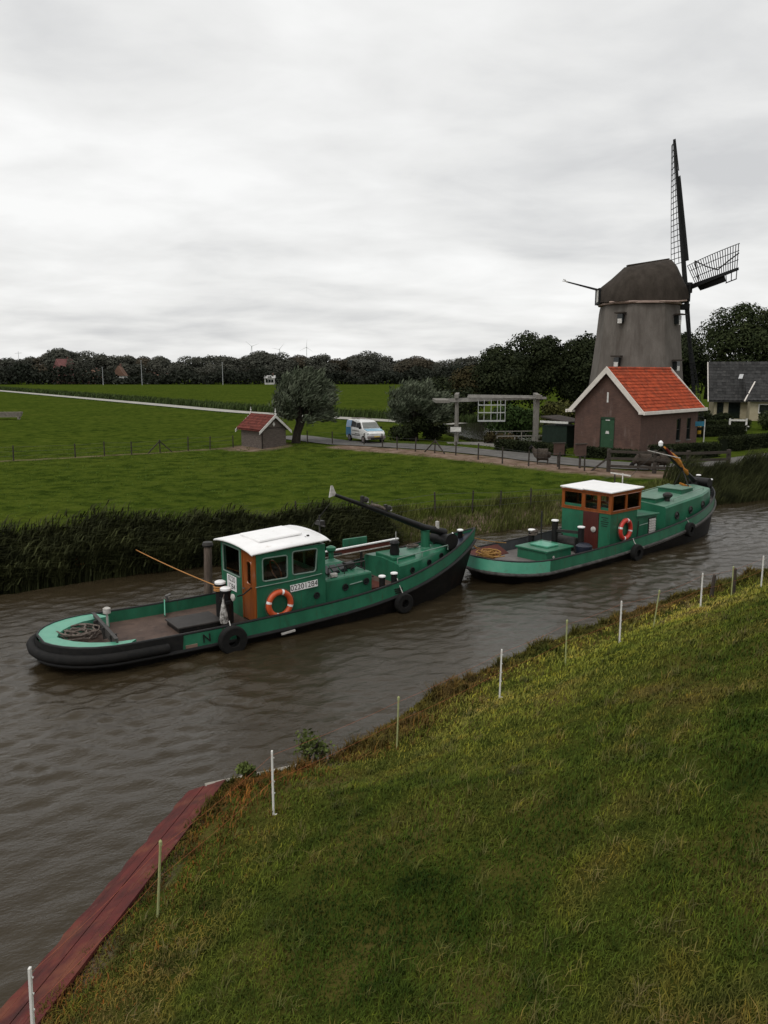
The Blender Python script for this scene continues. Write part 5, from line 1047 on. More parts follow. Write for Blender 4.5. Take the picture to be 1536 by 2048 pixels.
# two wind-blown pollard willows
wil = leafmat('willow_leaf', (.135,.152,.105), (.055,.070,.042), scale=1.2, isl=.45)
def willow(label, loc, H, Wd, hd, seed, n, lean):
    g = np.random.default_rng(seed); root = thing('pollard_willow', label, 'tree', loc, 0, 'pollard willows in the meadow')
    hx = lean; k = 85; az = g.uniform(0, 2*np.pi, k); elv = np.arcsin(g.uniform(-.62, 1., k)); dirs = np.stack([np.cos(elv)*np.cos(az), np.cos(elv)*np.sin(az), np.sin(elv)], 1)
    cc = np.array([hx + .3, 0, hd + (H-hd)*.38]); ex = np.array([Wd/2, Wd/2*.9, (H-hd)*.60]); head = np.array([hx, 0, hd])
    P = []; D = []; m = n//k
    for i in range(k):
        tip = cc + dirs[i]*ex*g.uniform(.8, 1.04); u = g.uniform(.35, 1.0, m)**.7; mid = (head + tip)/2 + np.array([0, 0, .35]); 
        pts = ((1-u)**2)[:, None]*head + (2*u*(1-u))[:, None]*mid + (u**2)[:, None]*tip; P.append(pts + g.normal(0, .17, (m, 3))); D.append(np.repeat((tip-head)[None], m, 0))
    P = np.concatenate(P); D = unit(unit(np.concatenate(D))*.55 + g.normal(size=P.shape)*.38 + np.array([.62, .1, .34])); nl = len(P); ln = g.uniform(.22, .55, nl); V, q = leaf_quads(P, D, unit(g.normal(size=P.shape)), ln, ln*.17 + .02)
    np_mesh('crown', V, q, mat=wil, parent=root); tb = MB(); tb.tube([(0,0,-.3), (lean*.3, 0, hd*.5), (lean*.9, 0, hd*.9), (lean, 0, hd+.2)], [.42, .34, .36, .44], 10)
    for i in range(0, k, 4): tip = cc + dirs[i]*ex*.75; tb.tube([tuple(head), tuple((head+tip)/2 + [0,0,.3]), tuple(tip)], [.07, .045, .015], 5)
    tb.build('trunk', bark, root, smooth=True); return root
willow('wind swept pollard willow with leaning trunk beside the goat shed', (-7.35, 66.2, .95), 6.5, 5.4, 2.1, 71, 17000, .5)
willow('dense pollard willow standing right of the van', (2.7, 72.2, .95), 5.6, 5.9, 1.5, 72, 17000, .2)
bush('bush', 'dark undergrowth hugging the foot of the farther willow', (2.2, 71.2, .95), 4.0, 2.0, 2.2, 60, 3500, .2, lm_dark, 'bushes round the drawbridge')

# far tree line: shared crowns
g = np.random.default_rng(80); protos = []
for k in range(5):
    protos.append(tree('far_tree', 'x', (0, 0, 0), 15, 15, .5, 90+k, 9000, .6, lm_far if k != 3 else lm_far2, .5, 'trees along the far edge of the meadow', nb=22))
desc = ['broad', 'low', 'tall', 'bronze', 'rounded']
tops = [(-60,722),(-10,715),(30,716),(62,712),(105,702),(140,698),(178,702),(215,708),(250,706),(290,712),(330,714),(375,712),(415,712),(455,708),(500,708),(535,703),(565,708),(600,710),(640,704),(672,714),(705,706),(735,702),(765,708),(800,714),(835,712),(865,716),(900,718),(935,714),(970,716),(1010,712),(1050,712),(1100,712)]
first = set()
for i, (px, py) in enumerate(tops):
    Y = 470 + 30*math.sin(i*2.3); X = (px-768)/1600*(Y*.985+1); Hh = (744-py)/1600*Y*1.0 + 6.0; k = (i*3+1) % 5
    if px in (600, 970): k = 3
    o = protos[k] if k not in first else copy_tree(protos[k]); first.add(k)
    o.location = (X, Y, .9); sc = Hh/14.2; o.scale = (sc*g.uniform(1.15, 1.75), sc*1.2, sc*g.uniform(.92, 1.05)); o.rotation_euler = (0, 0, g.choice([0., math.pi]) + g.uniform(-.3, .3))
    o['label'] = ['first', 'second', 'third', 'fourth', 'fifth', 'sixth', 'seventh', 'eighth', 'ninth', 'tenth', 'eleventh', 'twelfth', 'thirteenth', 'fourteenth', 'fifteenth', 'sixteenth', 'seventeenth', 'eighteenth', 'nineteenth', 'twentieth', 'twenty-first', 'twenty-second', 'twenty-third', 'twenty-fourth', 'twenty-fifth', 'twenty-sixth', 'twenty-seventh', 'twenty-eighth', 'twenty-ninth', 'thirtieth', 'thirty-first', 'thirty-second'][i] + ' tree from the left in the far skyline row, ' + desc[k] + ' crowned'
# undergrowth before it
n = 34000; x = g.uniform(-330, 120, n); hgt = 5.2 + 2.2*np.sin(x*.043+1)*np.sin(x*.11) + 1.4*np.sin(x*.31+2); hgt = np.where(x < -150, hgt+2.0, hgt); z = g.uniform(0, 1, n)**.7*hgt; y = 420 + g.normal(0, 4, n) + .04*x
P = np.stack([x, y, .9 + z], 1); D = unit(g.normal(size=(n, 3))); ln = g.uniform(.7, 1.9, n); V, q = leaf_quads(P, D, unit(g.normal(size=(n, 3))), ln, ln*.8)
th_ = np_mesh('far_thicket', V, q, mat=leafmat('thicket_leaf', (.034,.037,.028), (.018,.022,.016), scale=.08, isl=.2)); tag(th_, 'dark continuous thicket along the far edge of the meadow', kind='stuff')
n = 14000; x = g.uniform(-120, 130, n); hgt = 6.5 + 1.5*np.sin(x*.07) + 1.2*np.sin(x*.23+1); z = g.uniform(0, 1, n)**.7*hgt; P = np.stack([x, 330 + g.normal(0, 4, n) + .1*x, .9 + z], 1); P = P[x > 15]; D = unit(g.normal(size=P.shape)); ln = g.uniform(.6, 1.6, len(P)); V, q = leaf_quads(P, D, unit(g.normal(size=P.shape)), ln, ln*.8)
tag(np_mesh('far_thicket', V, q, mat=MATS['thicket_leaf']), 'nearer dark wood edge behind the drawbridge', kind='stuff')

# blades: reeds, grass
def blades(P, Hh, W, az, lean, wind=(0, 0), curl=.5):
    n = len(P); d = np.stack([np.cos(az), np.sin(az), np.zeros(n)], 1); s = np.stack([-np.sin(az), np.cos(az), np.zeros(n)], 1); wv3 = np.array([wind[0], wind[1], 0.])
    off = d*lean[:, None] + wv3; up = np.array([0, 0, 1.])
    mid = P + Hh[:, None]*(.55*up + off*.28); tip = P + Hh[:, None]*(up*(1 - .25*np.linalg.norm(off, axis=1)[:, None]) + off)
    V = np.stack([P - s*W[:, None]*.5, P + s*W[:, None]*.5, mid + s*W[:, None]*.42, mid - s*W[:, None]*.42, tip], 1).reshape(-1, 3); b0 = np.arange(n)*5
    return V, np.stack([b0, b0+1, b0+2, b0+3], 1), np.stack([b0+3, b0+2, b0+4], 1)
def along_bank(g, n, x0, x1, f0, f1):
    seg = FAR; out_ = []
    X = g.uniform(x0, x1, n); Y = np.interp(X, FAR[:, 0], FAR[:, 1]); sl = np.interp(X, FAR[:-1, 0], np.diff(FAR[:, 1])/np.diff(FAR[:, 0])); nv = np.stack([-sl, np.ones(n)], 1); nv /= np.linalg.norm(nv, axis=1)[:, None]
    f = g.uniform(f0, f1, n); P2 = np.stack([X, Y], 1) + nv*f[:, None]; z = height(P2)[0]; return np.column_stack([P2, np.maximum(z, -.3)])
reedm = leafmat('reed_leaf', (.052,.057,.022), (.018,.021,.009), scale=.9, isl=.5); reedb = leafmat('reed_stem', (.050,.043,.024), (.022,.02,.012), scale=.8, isl=.5)
g = np.random.default_rng(101); n = 30000; P = along_bank(g, n, -26, .3, -.5, 1.3); Hh = .64*(1.75 + .40*np.sin(P[:, 0]*.55+1.0) + .22*np.sin(P[:, 0]*1.7) + .15*np.sin(P[:, 0]*4.1))*g.uniform(.62, 1.12, n)*np.clip(1.0 - np.maximum(0, P[:, 0]+3.2)*.17, .3, 1)
V, q, t3 = blades(P, Hh, g.uniform(.022, .05, n), g.uniform(0, 6.28, n), g.uniform(.0, .3, n), (.20, .05))
PL_ = np.repeat(P, 2, 0); HL = np.repeat(Hh, 2); nl_ = len(PL_); PL_ = PL_ + np.column_stack([g.normal(0, .10, nl_) + .10*HL, g.normal(0, .10, nl_), HL*g.uniform(.35, .95, nl_)])
V2, q2, t2 = blades(PL_, g.uniform(.22, .50, nl_), g.uniform(.028, .058, nl_), g.uniform(0, 6.28, nl_), g.uniform(.4, 1.2, nl_), (.75, .1))
V = np.concatenate([V, V2]); q = np.concatenate([q, q2 + n*5]); t3 = np.concatenate([t3, t2 + n*5])
tag(np_mesh('reed_bed', V, q, t3, mat=reedm), 'tall dark green reeds along the far bank at the left', 'reeds', kind='stuff')
n = 15000; P = along_bank(g, n, -1.5, 17, -.15, 1.9); cl = .5+.5*np.sin(P[:, 0]*1.9+.4)*np.sin(P[:, 0]*.77+1.); Hh = (.18 + .36*cl)*g.uniform(.5, 1.2, n); V, q, t3 = blades(P, Hh, g.uniform(.014, .032, n), g.uniform(0, 6.28, n), g.uniform(.1, .5, n), (.15, .05))
tag(np_mesh('bank_grass', V, q, t3, mat=leafmat('bank_grass', (.115,.125,.034), (.062,.070,.020), scale=1.3, isl=.5)), 'rough olive grass on the far bank behind the tugboats', 'grass', kind='stuff')
n = 15000; P = along_bank(g, n, 16.5, 34, -.4, 2.3); Hh = (1.15 + .35*np.sin(P[:, 0]*.9) + .2*np.sin(P[:, 0]*2.7))*g.uniform(.55, 1.15, n); V, q, t3 = blades(P, Hh, g.uniform(.022, .045, n), g.uniform(0, 6.28, n), g.uniform(.0, .4, n), (.35, .05))
tag(np_mesh('reed_bed', V, q, t3, mat=reedm), 'wind bent reeds beyond the bow of the farther tugboat', 'reeds', kind='stuff')
# yellow flowering weed in the left reeds
bush('weed_clump', 'small orange brown weed clump low in the left reed bed', (-10.6, 26.6, .05), .8, .5, .9, 110, 260, .06, leafmat('ragwort', (.26,.12,.03), (.14,.07,.02)), cat='weed')
# ditch reeds
def strip_blades(name, label, line, off, wid, n, h, w, mat, seed):
    g = np.random.default_rng(seed); line = np.array(line, float); sl = np.hypot(*np.diff(line, axis=0).T); cs_ = np.concatenate([[0], np.cumsum(sl)]); s = g.uniform(0, 1, n)**1.6*cs_[-1]
    X = np.interp(s, cs_, line[:, 0]); Y = np.interp(s, cs_, line[:, 1]); ix = np.clip(np.searchsorted(cs_, s)-1, 0, len(sl)-1); dv = np.diff(line, axis=0)[ix]/sl[ix][:, None]; nv = np.stack([dv[:, 1], -dv[:, 0]], 1)
    P2 = np.stack([X, Y], 1) + nv*(off + g.uniform(-.5, .5, n)*wid)[:, None]; P = np.column_stack([P2, np.full(n, MEADOW)]); dist = np.hypot(P2[:, 0], P2[:, 1])
    V, q, t3 = blades(P, h*g.uniform(.5, 1.2, n), w*dist/100*g.uniform(.6, 1.4, n), g.uniform(0, 6.28, n), g.uniform(.1, .5, n), (.2, 0)); tag(np_mesh(name, V, q, t3, mat=mat), label, kind='stuff')
DL = [(9,95),(2,100.5),(-5,107),(-22,124),(-46,157),(-134,278),(-260,450)]
strip_blades('ditch_reeds', 'dark reed strip on the far side of the ditch', DL, 4.6, 5.5, 16000, 1.1, .10, leafmat('ditch_reed_leaf', (.060,.085,.026), (.034,.050,.016), isl=.3), 120); strip_blades('ditch_grass', 'short grass fringe on the near side of the ditch', DL, -2.9, .8, 4000, .10, .08, leafmat('ditch_grass', (.06,.10,.02), (.04,.07,.015)), 121)
# pond fringe
a = g.uniform(0, 6.28, 6000); rr_ = g.uniform(.98, 1.12, 6000); P = np.column_stack([11 + 5.2*np.cos(a)*(1+.12*np.sin(3*a))*rr_, 84 + 15*np.sin(a)*rr_, np.full(6000, MEADOW)]); V, q, t3 = blades(P, g.uniform(.1, .3, 6000)*np.where(P[:, 1] > 84, 3.2, 1), g.uniform(.05, .1, 6000), g.uniform(0, 6.28, 6000), g.uniform(.1, .5, 6000), (.2, 0)); tag(np_mesh('pond_fringe', V, q, t3, mat=reedm), 'grass and reeds fringing the pond', kind='stuff')
# meadow tussocks
g = np.random.default_rng(130); n = 60000; X = g.uniform(-34, 22, n); Y = g.uniform(27, 66, n); P2 = np.stack([X, Y], 1); z, f, nn_ = height(P2); dr, _ = sdist(P2, ROAD); ddr, _ = sdist(P2, DIRT)
cl = wobble(P2*2.6) + wobble(P2*6.1+5); keep = (f > 1.6) & (dr > 2.) & (ddr > 1.0) & (g.random(n) < np.clip(.25 + 1.6*cl, .06, 1)); P = np.column_stack([P2, z])[keep]; n = len(P)
V, q, t3 = blades(P, g.uniform(.03, .10, n), g.uniform(.02, .04, n)*P[:, 1]/45, g.uniform(0, 6.28, n), g.uniform(.2, .8, n), (.2, 0)); tag(np_mesh('meadow_tussocks', V, q, t3, mat=leafmat('meadow_blade', (.080,.130,.022), (.060,.100,.017), scale=.8, isl=.3)), 'short grass tussocks over the near meadow', kind='stuff')

# dike grass in the foreground
def dike_mat(name, pal, isl, pal2=None):
    m = bpy.data.materials.new(name); m.use_nodes = True; t = m.node_tree; b = t.nodes['Principled BSDF']; b.inputs['Roughness'].default_value = .8; b.inputs['Specular IOR Level'].default_value = .05
    gnode = nd(t, 'ShaderNodeNewGeometry'); c1 = ramp(t, nz_(t, gnode.outputs['Position'], .36, 6, .62), pal); 
    if pal2 is not None:
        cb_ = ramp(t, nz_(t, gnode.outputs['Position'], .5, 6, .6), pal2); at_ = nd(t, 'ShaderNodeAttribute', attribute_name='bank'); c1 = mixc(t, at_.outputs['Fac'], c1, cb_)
    c2 = ramp(t, gnode.outputs['Random Per Island'], [(0, (1-isl,)*3), (.82, (1.08,)*3), (.94, (1.25, 1.2, 1.0)), (1, (1.7, 1.4, 1.1))])
    n2 = ramp(t, nz_(t, gnode.outputs['Position'], 2.2, 5, .6), [(.32, (.42,.50,.55)), (.5, (1, 1, 1)), (.70, (1.4, 1.2, 1.0))])
    m1 = nd(t, 'ShaderNodeMix', data_type='RGBA', blend_type='MULTIPLY'); m1.inputs[0].default_value = 1; t.links.new(c1, m1.inputs[6]); t.links.new(c2, m1.inputs[7])
    m2 = nd(t, 'ShaderNodeMix', data_type='RGBA', blend_type='MULTIPLY'); m2.inputs[0].default_value = 1; t.links.new(m1.outputs[2], m2.inputs[6]); t.links.new(n2, m2.inputs[7]); t.links.new(m2.outputs[2], b.inputs['Base Color']); return m
dm = dike_mat('dike_grass', [(.34, (.022,.044,.007)), (.43, (.048,.082,.011)), (.51, (.086,.118,.017)), (.60, (.140,.128,.030)), (.70, (.175,.115,.05))], .4, [(.32, (.17,.20,.030)), (.46, (.27,.285,.046)), (.58, (.35,.31,.072)), (.70, (.34,.25,.085))])  # second palette paints lit-tip brightness into the grass nearer the water
g = np.random.default_rng(140); cand = 2600000; u = g.random(cand)
# sample distance with density falling off, in a fan seen from the dike crest
rad = 2.2*(34/2.2)**u; ang = g.uniform(R(-48), R(44), cand); P2 = np.stack([rad*np.sin(ang), rad*np.cos(ang)], 1)
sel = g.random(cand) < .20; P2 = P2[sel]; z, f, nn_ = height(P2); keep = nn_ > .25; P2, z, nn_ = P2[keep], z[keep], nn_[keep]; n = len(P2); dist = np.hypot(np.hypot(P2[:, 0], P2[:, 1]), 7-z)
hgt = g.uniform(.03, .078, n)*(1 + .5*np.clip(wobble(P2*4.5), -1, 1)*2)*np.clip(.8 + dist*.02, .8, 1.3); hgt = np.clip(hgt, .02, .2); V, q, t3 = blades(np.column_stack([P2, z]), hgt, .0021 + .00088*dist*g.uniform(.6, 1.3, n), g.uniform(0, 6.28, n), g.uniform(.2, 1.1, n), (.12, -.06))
tag(np_mesh('dike_grass', V, q, t3, mat=dm, attr={'bank': np.repeat(sst(6.0, 1.6, nn_)*sst(-3, 4, P2[:, 0] + .35*(P2[:, 1]-14)) + .25*wobble(P2*.9), 5)}), 'mown olive grass covering the foreground dike slope', 'grass', kind='stuff')  # bank mask lightens shoreward blades, a painted stand-in for lit tips
# straw tufts and taller weeds standing out of the turf
n = 900; rad = 3.2*(26/3.2)**g.random(n); ang = g.uniform(R(-46), R(42), n); C2 = np.stack([rad*np.sin(ang), rad*np.cos(ang)], 1); P2 = np.repeat(C2, 14, 0) + g.normal(0, .035, (n*14, 2)); z, f, nn_ = height(P2); kp = nn_ > .6; P2, z = P2[kp], z[kp]; n = len(P2); dist = np.hypot(P2[:, 0], P2[:, 1])
V, q, t3 = blades(np.column_stack([P2, z]), g.uniform(.07, .20, n), .0022 + .0007*dist, g.uniform(0, 6.28, n), g.uniform(.1, 1.2, n), (.15, -.05)); tag(np_mesh('straw_tufts', V, q, t3, mat=dike_mat('straw_blade', [(.35, (.075,.105,.020)), (.55, (.17,.15,.055)), (.7, (.22,.17,.09))], .4)), 'taller straw coloured grass tufts on the foreground dike', 'grass', kind='stuff')
# coarse verge along the water
n = 70000; k = g.integers(2, len(NEAR)-2, n*2); seg = NEAR[1:-1]; a_ = seg[:-1]; b__ = seg[1:]; Ls = np.hypot(*(b__-a_).T); mk = (a_[:, 0] > -8) & (b__[:, 0] < 46); pr = Ls*mk; pr = pr/pr.sum(); ix = g.choice(len(a_), n, p=pr); u = g.random(n)[:, None]; P2 = a_[ix]*(1-u) + b__[ix]*u
dv = (b__-a_)[ix]/Ls[ix][:, None]; P2 = P2 + np.stack([dv[:, 1], -dv[:, 0]], 1)*np.abs(g.normal(.35, .5, n))[:, None]; z, f, nn_ = height(P2); kp = (nn_ > .12) & (P2[:, 0] < 26); P2, z, nn_ = P2[kp], z[kp], nn_[kp]; n = len(P2); dist = np.hypot(P2[:, 0], P2[:, 1])
cl = np.clip(.5 + wobble(P2*2.4)*1.6 + wobble(P2*7.)*.9, .1, 1.3); V, q, t3 = blades(np.column_stack([P2, z]), (.07 + .30*cl*np.clip(1.3-nn_*.75, .15, 1))*g.uniform(.5, 1.2, n)*np.where(P2[:, 0] < -2.3, .45, 1), .004 + .0012*dist*g.uniform(.5, 1.4, n), g.uniform(0, 6.28, n), g.uniform(.2, 1.0, n), (.12, 0))
vm = dike_mat('verge_grass', [(.3, (.046,.062,.012)), (.45, (.085,.078,.018)), (.56, (.120,.076,.026)), (.7, (.095,.094,.022))], .45, [(.3, (.10,.055,.015)), (.45, (.17,.080,.022)), (.56, (.23,.095,.028)), (.7, (.13,.10,.024))]); tag(np_mesh('verge_grass', V, q, t3, mat=vm, attr={'bank': np.repeat(.85*sst(.2, -2.0, P2[:, 0])*sst(.25, .6, nn_), 5)}), 'coarse brownish verge grass along the near water edge', 'grass', kind='stuff')
lf = leafmat('dock_leaf', (.10,.125,.035), (.055,.07,.02), scale=3., isl=.4)
for x, y, s, sd, lab in ((-1.25, 13.1, .75, 150, 'tall leafy weed at the end of the pale quay edge'), (-2.3, 12.45, .32, 153, 'low weeds at the corner of the red boards')):
    bush('weed_clump', lab, (x, y, max(.1, hz(x, y))), s*.8, s*.8, s, sd, 420, .07, lf, 'leafy weeds on the near bank', 'weed')

# ------------------------------------------------------------------ red boarded edge and quay edge at lower left
redb = M('faded_red_board', (.125,.028,.024), .75, c2=(.072,.021,.019), scale=3., stretch=(1,1,1), bump=.15, bscale=20, c3=(.16,.055,.032), scale3=1.6, f3=(.5,.68))
stains(redb, (.045,.022,.02), 2.2, (1,.4,1), .50, .70, .75); stains(redb, (.19,.09,.07), 5., (1,.5,1), .60, .75, .5)
ra = thing('red_boarding', 'faded red boarded strip sloping into the water at the lower left', 'revetment', (0, 0, 0))
Pi, Qi = Vector((-4.55, 2.0, .40)), Vector((-2.62, 12.30, .36)); Po, Qo = Vector((-5.95, 2.2, -.24)), Vector((-3.82, 12.75, -.24)); nb_ = 6
Pm0, Pm1 = Vector((-3.72, 7.4, .34)), None
for i in range(nb_):
    u0, u1 = i/nb_ + .004, (i+1)/nb_ - .004; dzz = Vector((0, 0, -.006*(i % 2)))
    a, b_, c, d = Pi.lerp(Po, u0)+dzz, Qi.lerp(Qo, u0)+dzz, Qi.lerp(Qo, u1)+dzz, Pi.lerp(Po, u1)+dzz; MB().prism([a, b_, c, d], (0, 0, -.06)).build('plank', redb, ra)
for k in range(5):
    u = .08 + .21*k; a, b_ = Pi.lerp(Qi, u), Po.lerp(Qo, u); MB().bar(a + Vector((0,0,-.12)), b_ + Vector((0,0,-.12)), .1, .1).build('bearer', redb, ra)
conc = M('pale_concrete', (.34,.31,.27), .9, c2=(.22,.2,.17), scale=5., bump=.2)
qe = MB().bar((-3.0, 12.44, .13), (-.98, 13.3, .16), .12, .10).build('quay_edge', conc); tag(qe, 'narrow pale quay edging beyond the red boards', 'kerb')

# ------------------------------------------------------------------ electric fence stakes on the dike
stw = M('white_plastic', (.80,.79,.76), .5, c2=(.70,.68,.64), scale=6.); stg = M('pale_green_fibreglass', (.40,.42,.20), .6, c2=(.30,.32,.14), scale=6.); stb = M('old_post', (.075,.06,.05), .9, c2=(.045,.037,.03), scale=6.)
tops_ = []
def wpost(x, y, h, dx, label):
    z = hz(x, y); o = thing('white_fence_post', label, 'fence post', (x, y, z), 0, 'white plastic electric fence posts')
    sh = MB(); sh.bar((0,0,-.12), (dx,0,h), .045, .03, w2=.04, h2=.028); sh.build('shaft', stw, o, bevel=.006); MB().bar((0,0,.02), (.13,-.03,.0), .03, .03).build('foot_tread', stw, o)
    for k in range(4): MB().box((dx*(.35+.18*k)+.024, 0, h*(.35+.18*k)), (.014, .012, .014)).build('wire_hook', stw, o)
    tops_.append(((x, y), (x+dx, y, z+h)))
def gstake(x, y, h, dx, label):
    z = hz(x, y); o = thing('thin_fence_stake', label, 'fence stake', (x, y, z), 0, 'thin electric fence stakes'); MB().tube([(0,0,-.1), (dx,0,h)], .016, 6).build('shaft', stg, o, smooth=True)
    MB().lathe([(.022,0),(.022,.05),(.008,.07)], (dx, 0, h-.03), 8).build('insulator', stg, o); tops_.append(((x, y), (x+dx, y, z+h)))
wpost(-3.45, 6.85, .98, .03, 'nearest white plastic fence post at the lower left corner'); gstake(-2.78, 8.8, 1.0, .09, 'thin pale green stake beside the red boards')
wpost(-1.62, 10.8, 1.02, 0, 'white plastic fence post right of the red boards with visible foot tread'); gstake(.22, 12.95, .92, .03, 'thin stake between the second and third white posts')
wpost(2.26, 14.8, 1.0, .02, 'third white plastic fence post counted from the lower left'); gstake(3.88, 16.3, .95, 0, 'thin stake between the third and fourth white posts')
wpost(5.35, 17.4, .98, 0, 'fourth white plastic fence post, below the farther tugboat tyre'); gstake(6.55, 18.7, .9, .1, 'leaning thin stake between the fourth and fifth white posts')
wpost(8.2, 20.0, .92, 0, 'fifth white plastic fence post near the right edge'); gstake(9.65, 21.5, .85, 0, 'thin stake beside the dark wooden post on the dike'); wpost(10.75, 22.1, .92, 0, 'last white plastic fence post at the right edge')
for x, y, h, dx, lab in ((9.55, 22.6, .62, .06, 'short leaning dark wooden post at the water edge'), (10.15, 22.5, .78, 0, 'upright dark wooden post at the water edge')):
    o = thing('wooden_post', lab, 'post', (x, y, hz(x, y)), 0, 'dark wooden posts on the near bank'); MB().tube([(0,0,-.2), (dx,0,h)], [.06,.05], 9).build('shaft', stb, o, smooth=True); MB().lathe([(.05, 0), (.02, .03)], (dx, 0, h), 9).build('weathered_top', stb, o)
strm = M('orange_string', (.42,.13,.06), .7, c2=(.33,.1,.05), scale=12.)
for fr, lab in ((.94, 'upper thin orange fence string on the dike'), (.55, 'middle thin orange fence string on the dike')):
    mb = MB(); pts = []
    for (bx_, by_), tp_ in tops_:
        zb = hz(bx_, by_); pts.append(Vector((bx_ + (tp_[0]-bx_)*fr, by_-.02, zb + (tp_[2]-zb)*fr)))
    dense = [];
    for p, q_ in zip(pts[:-1], pts[1:]): dense += catenary(p, q_, .03, 5)[:-1]
    dense.append(pts[-1]); mb.tube(dense, .002, 4); tag(mb.build('fence_string', strm), lab, 'string')

# ------------------------------------------------------------------ meadow fences
fp = M('fence_post_wood', (.06,.05,.042), .9, c2=(.035,.03,.025), scale=5.); wire = M('fence_wire', (.10,.10,.10), .5, metal=.6)
def fence(label, pts, h, braces=(), r=.05, jit=.06, seed=1):
    g = random.Random(seed); root = thing('wire_fence', label, 'fence', (pts[0][0], pts[0][1], 0)); o0 = Vector((pts[0][0], pts[0][1], 0)); P = []
    for i, (x, y) in enumerate(pts):
        z = hz(x, y); b_ = Vector((x, y, z)) - o0; t_ = b_ + Vector((g.uniform(-jit, jit), 0, h*g.uniform(.9, 1.06))); P.append((b_, t_)); MB().tube([b_ - Vector((0,0,.2)), t_], [r, r*.9], 7).build('post', fp, root, smooth=True)
        if i in braces:
            for sg in (-1, 1):
                j = min(max(i+sg, 0), len(pts)-1); d = (Vector((pts[j][0], pts[j][1], 0)) - Vector((x, y, 0)))
                if d.length > .1: d = d.normalized()*.95; MB().bar(t_ - Vector((0,0,.12)), b_ + d + Vector((0,0,.02)), .07, .07).build('brace', fp, root)
    for fr in (.3, .6, .9):
        MB().tube([b_.lerp(t_, fr) - Vector((0, r, 0)) for b_, t_ in P], .006, 4).build('wire', wire, root)
fence('wire fence crossing the meadow left of the goat shed', [(-33, 52.3), (-29.5, 54), (-25.8, 55.5), (-22.3, 57.6), (-20.6, 58.8), (-18.85, 59.6), (-17.1, 61.0), (-15.3, 62.4), (-13.9, 63.8), (-12.3, 65.2)], 1.05, braces=(6,), seed=2)
fence('wire fence along the roadside below the drawbridge', [(-6.3, 66.0), (-4.2, 65.2), (-1.6, 64.2), (-.1, 62.2), (1.0, 60.3), (2.3, 58.9), (3.65, 57.6), (5.05, 56.2), (6.3, 53.4), (7.6, 51.2), (9.0, 49.6), (10.6, 48.2), (11.9, 47.2)], 1.05, braces=(6,), seed=3)
fence('wire fence along the far bank behind the tugboats', [(-3.6, 32.4), (-.5, 33.6), (2.3, 35.2), (4.0, 35.9), (5.4, 36.7), (7.0, 37.7), (9.5, 39.2), (12, 41.2)], 1.0, r=.04, seed=4)
# wooden rail gate and boards by the bow of the farther boat
rw = M('grey_rail_wood', (.075,.062,.052), .9, c2=(.04,.034,.029), scale=4., stretch=(1,1,4))
gt = thing('timber_rail_fence', 'heavy grey timber rail fence behind the farther tugboat roof', 'fence', (0,0,0)); gp_ = [(13.2, 46.8), (15.6, 45.9), (17.4, 45.6), (20.0, 46.3)]
for x, y in gp_: MB().bar((x, y, hz(x, y)-.2), (x, y, hz(x, y)+1.35), .2, .2).build('post', rw, gt, bevel=.02)
for (a, b_) in zip(gp_[:-1], gp_[1:]):
    for h in (.35, .8, 1.2): MB().bar((a[0], a[1]-.12, hz(*a)+h), (b_[0], b_[1]-.12, hz(*b_)+h), .05, .15).build('rail', rw, gt)
MB().bar((13.2, 46.8, 2.1), (12.1, 47.4, 1.0), .1, .1).build('brace', rw, gt)
brb = M('brown_board', (.10,.062,.05), .85, c2=(.07,.045,.037), scale=4.)
for x, y, lab in ((10.75, 49.2, 'brown square notice board on a post left of the pump house'), (11.95, 48.6, 'brown square notice board on a post nearest the pump house corner')):
    z = hz(x, y); o = thing('notice_board', lab, 'notice board', (x, y, z), R(15), 'brown boards beside the road'); MB().bar((0,0,-.2), (0,0,1.2), .1, .1).build('post', rw, o); MB().bx(-.36, .36, -.09, -.05, .75, 1.45).build('panel', brb, o); MB().bar((-.42, -.07, 1.48), (.42, -.07, 1.48), .12, .06).build('top_rail', rw, o)

# ------------------------------------------------------------------ sheep
wool = M('brown_wool', (.085,.068,.055), .95, c2=(.04,.031,.025), scale=14., bump=.8, bscale=22); face = M('black_face', (.014,.013,.013), .8)
def skin(pts, edges, radii, root=0, sub=1):
    me = bpy.data.meshes.new('skin'); me.from_pydata(pts, edges, []); o = bpy.data.objects.new('skin', me); col.objects.link(o); o.modifiers.new('s', 'SKIN')
    for i, r in enumerate(radii): me.skin_vertices[0].data[i].radius = (r, r) if not isinstance(r, tuple) else r
    me.skin_vertices[0].data[root].use_root = True; sb = o.modifiers.new('u', 'SUBSURF'); sb.levels = sub; sb.render_levels = sub
    bpy.context.view_layer.update(); m = bpy.data.meshes.new_from_object(o.evaluated_get(bpy.context.evaluated_depsgraph_get())); bpy.data.objects.remove(o); m.polygons.foreach_set('use_smooth', [True]*len(m.polygons)); return m
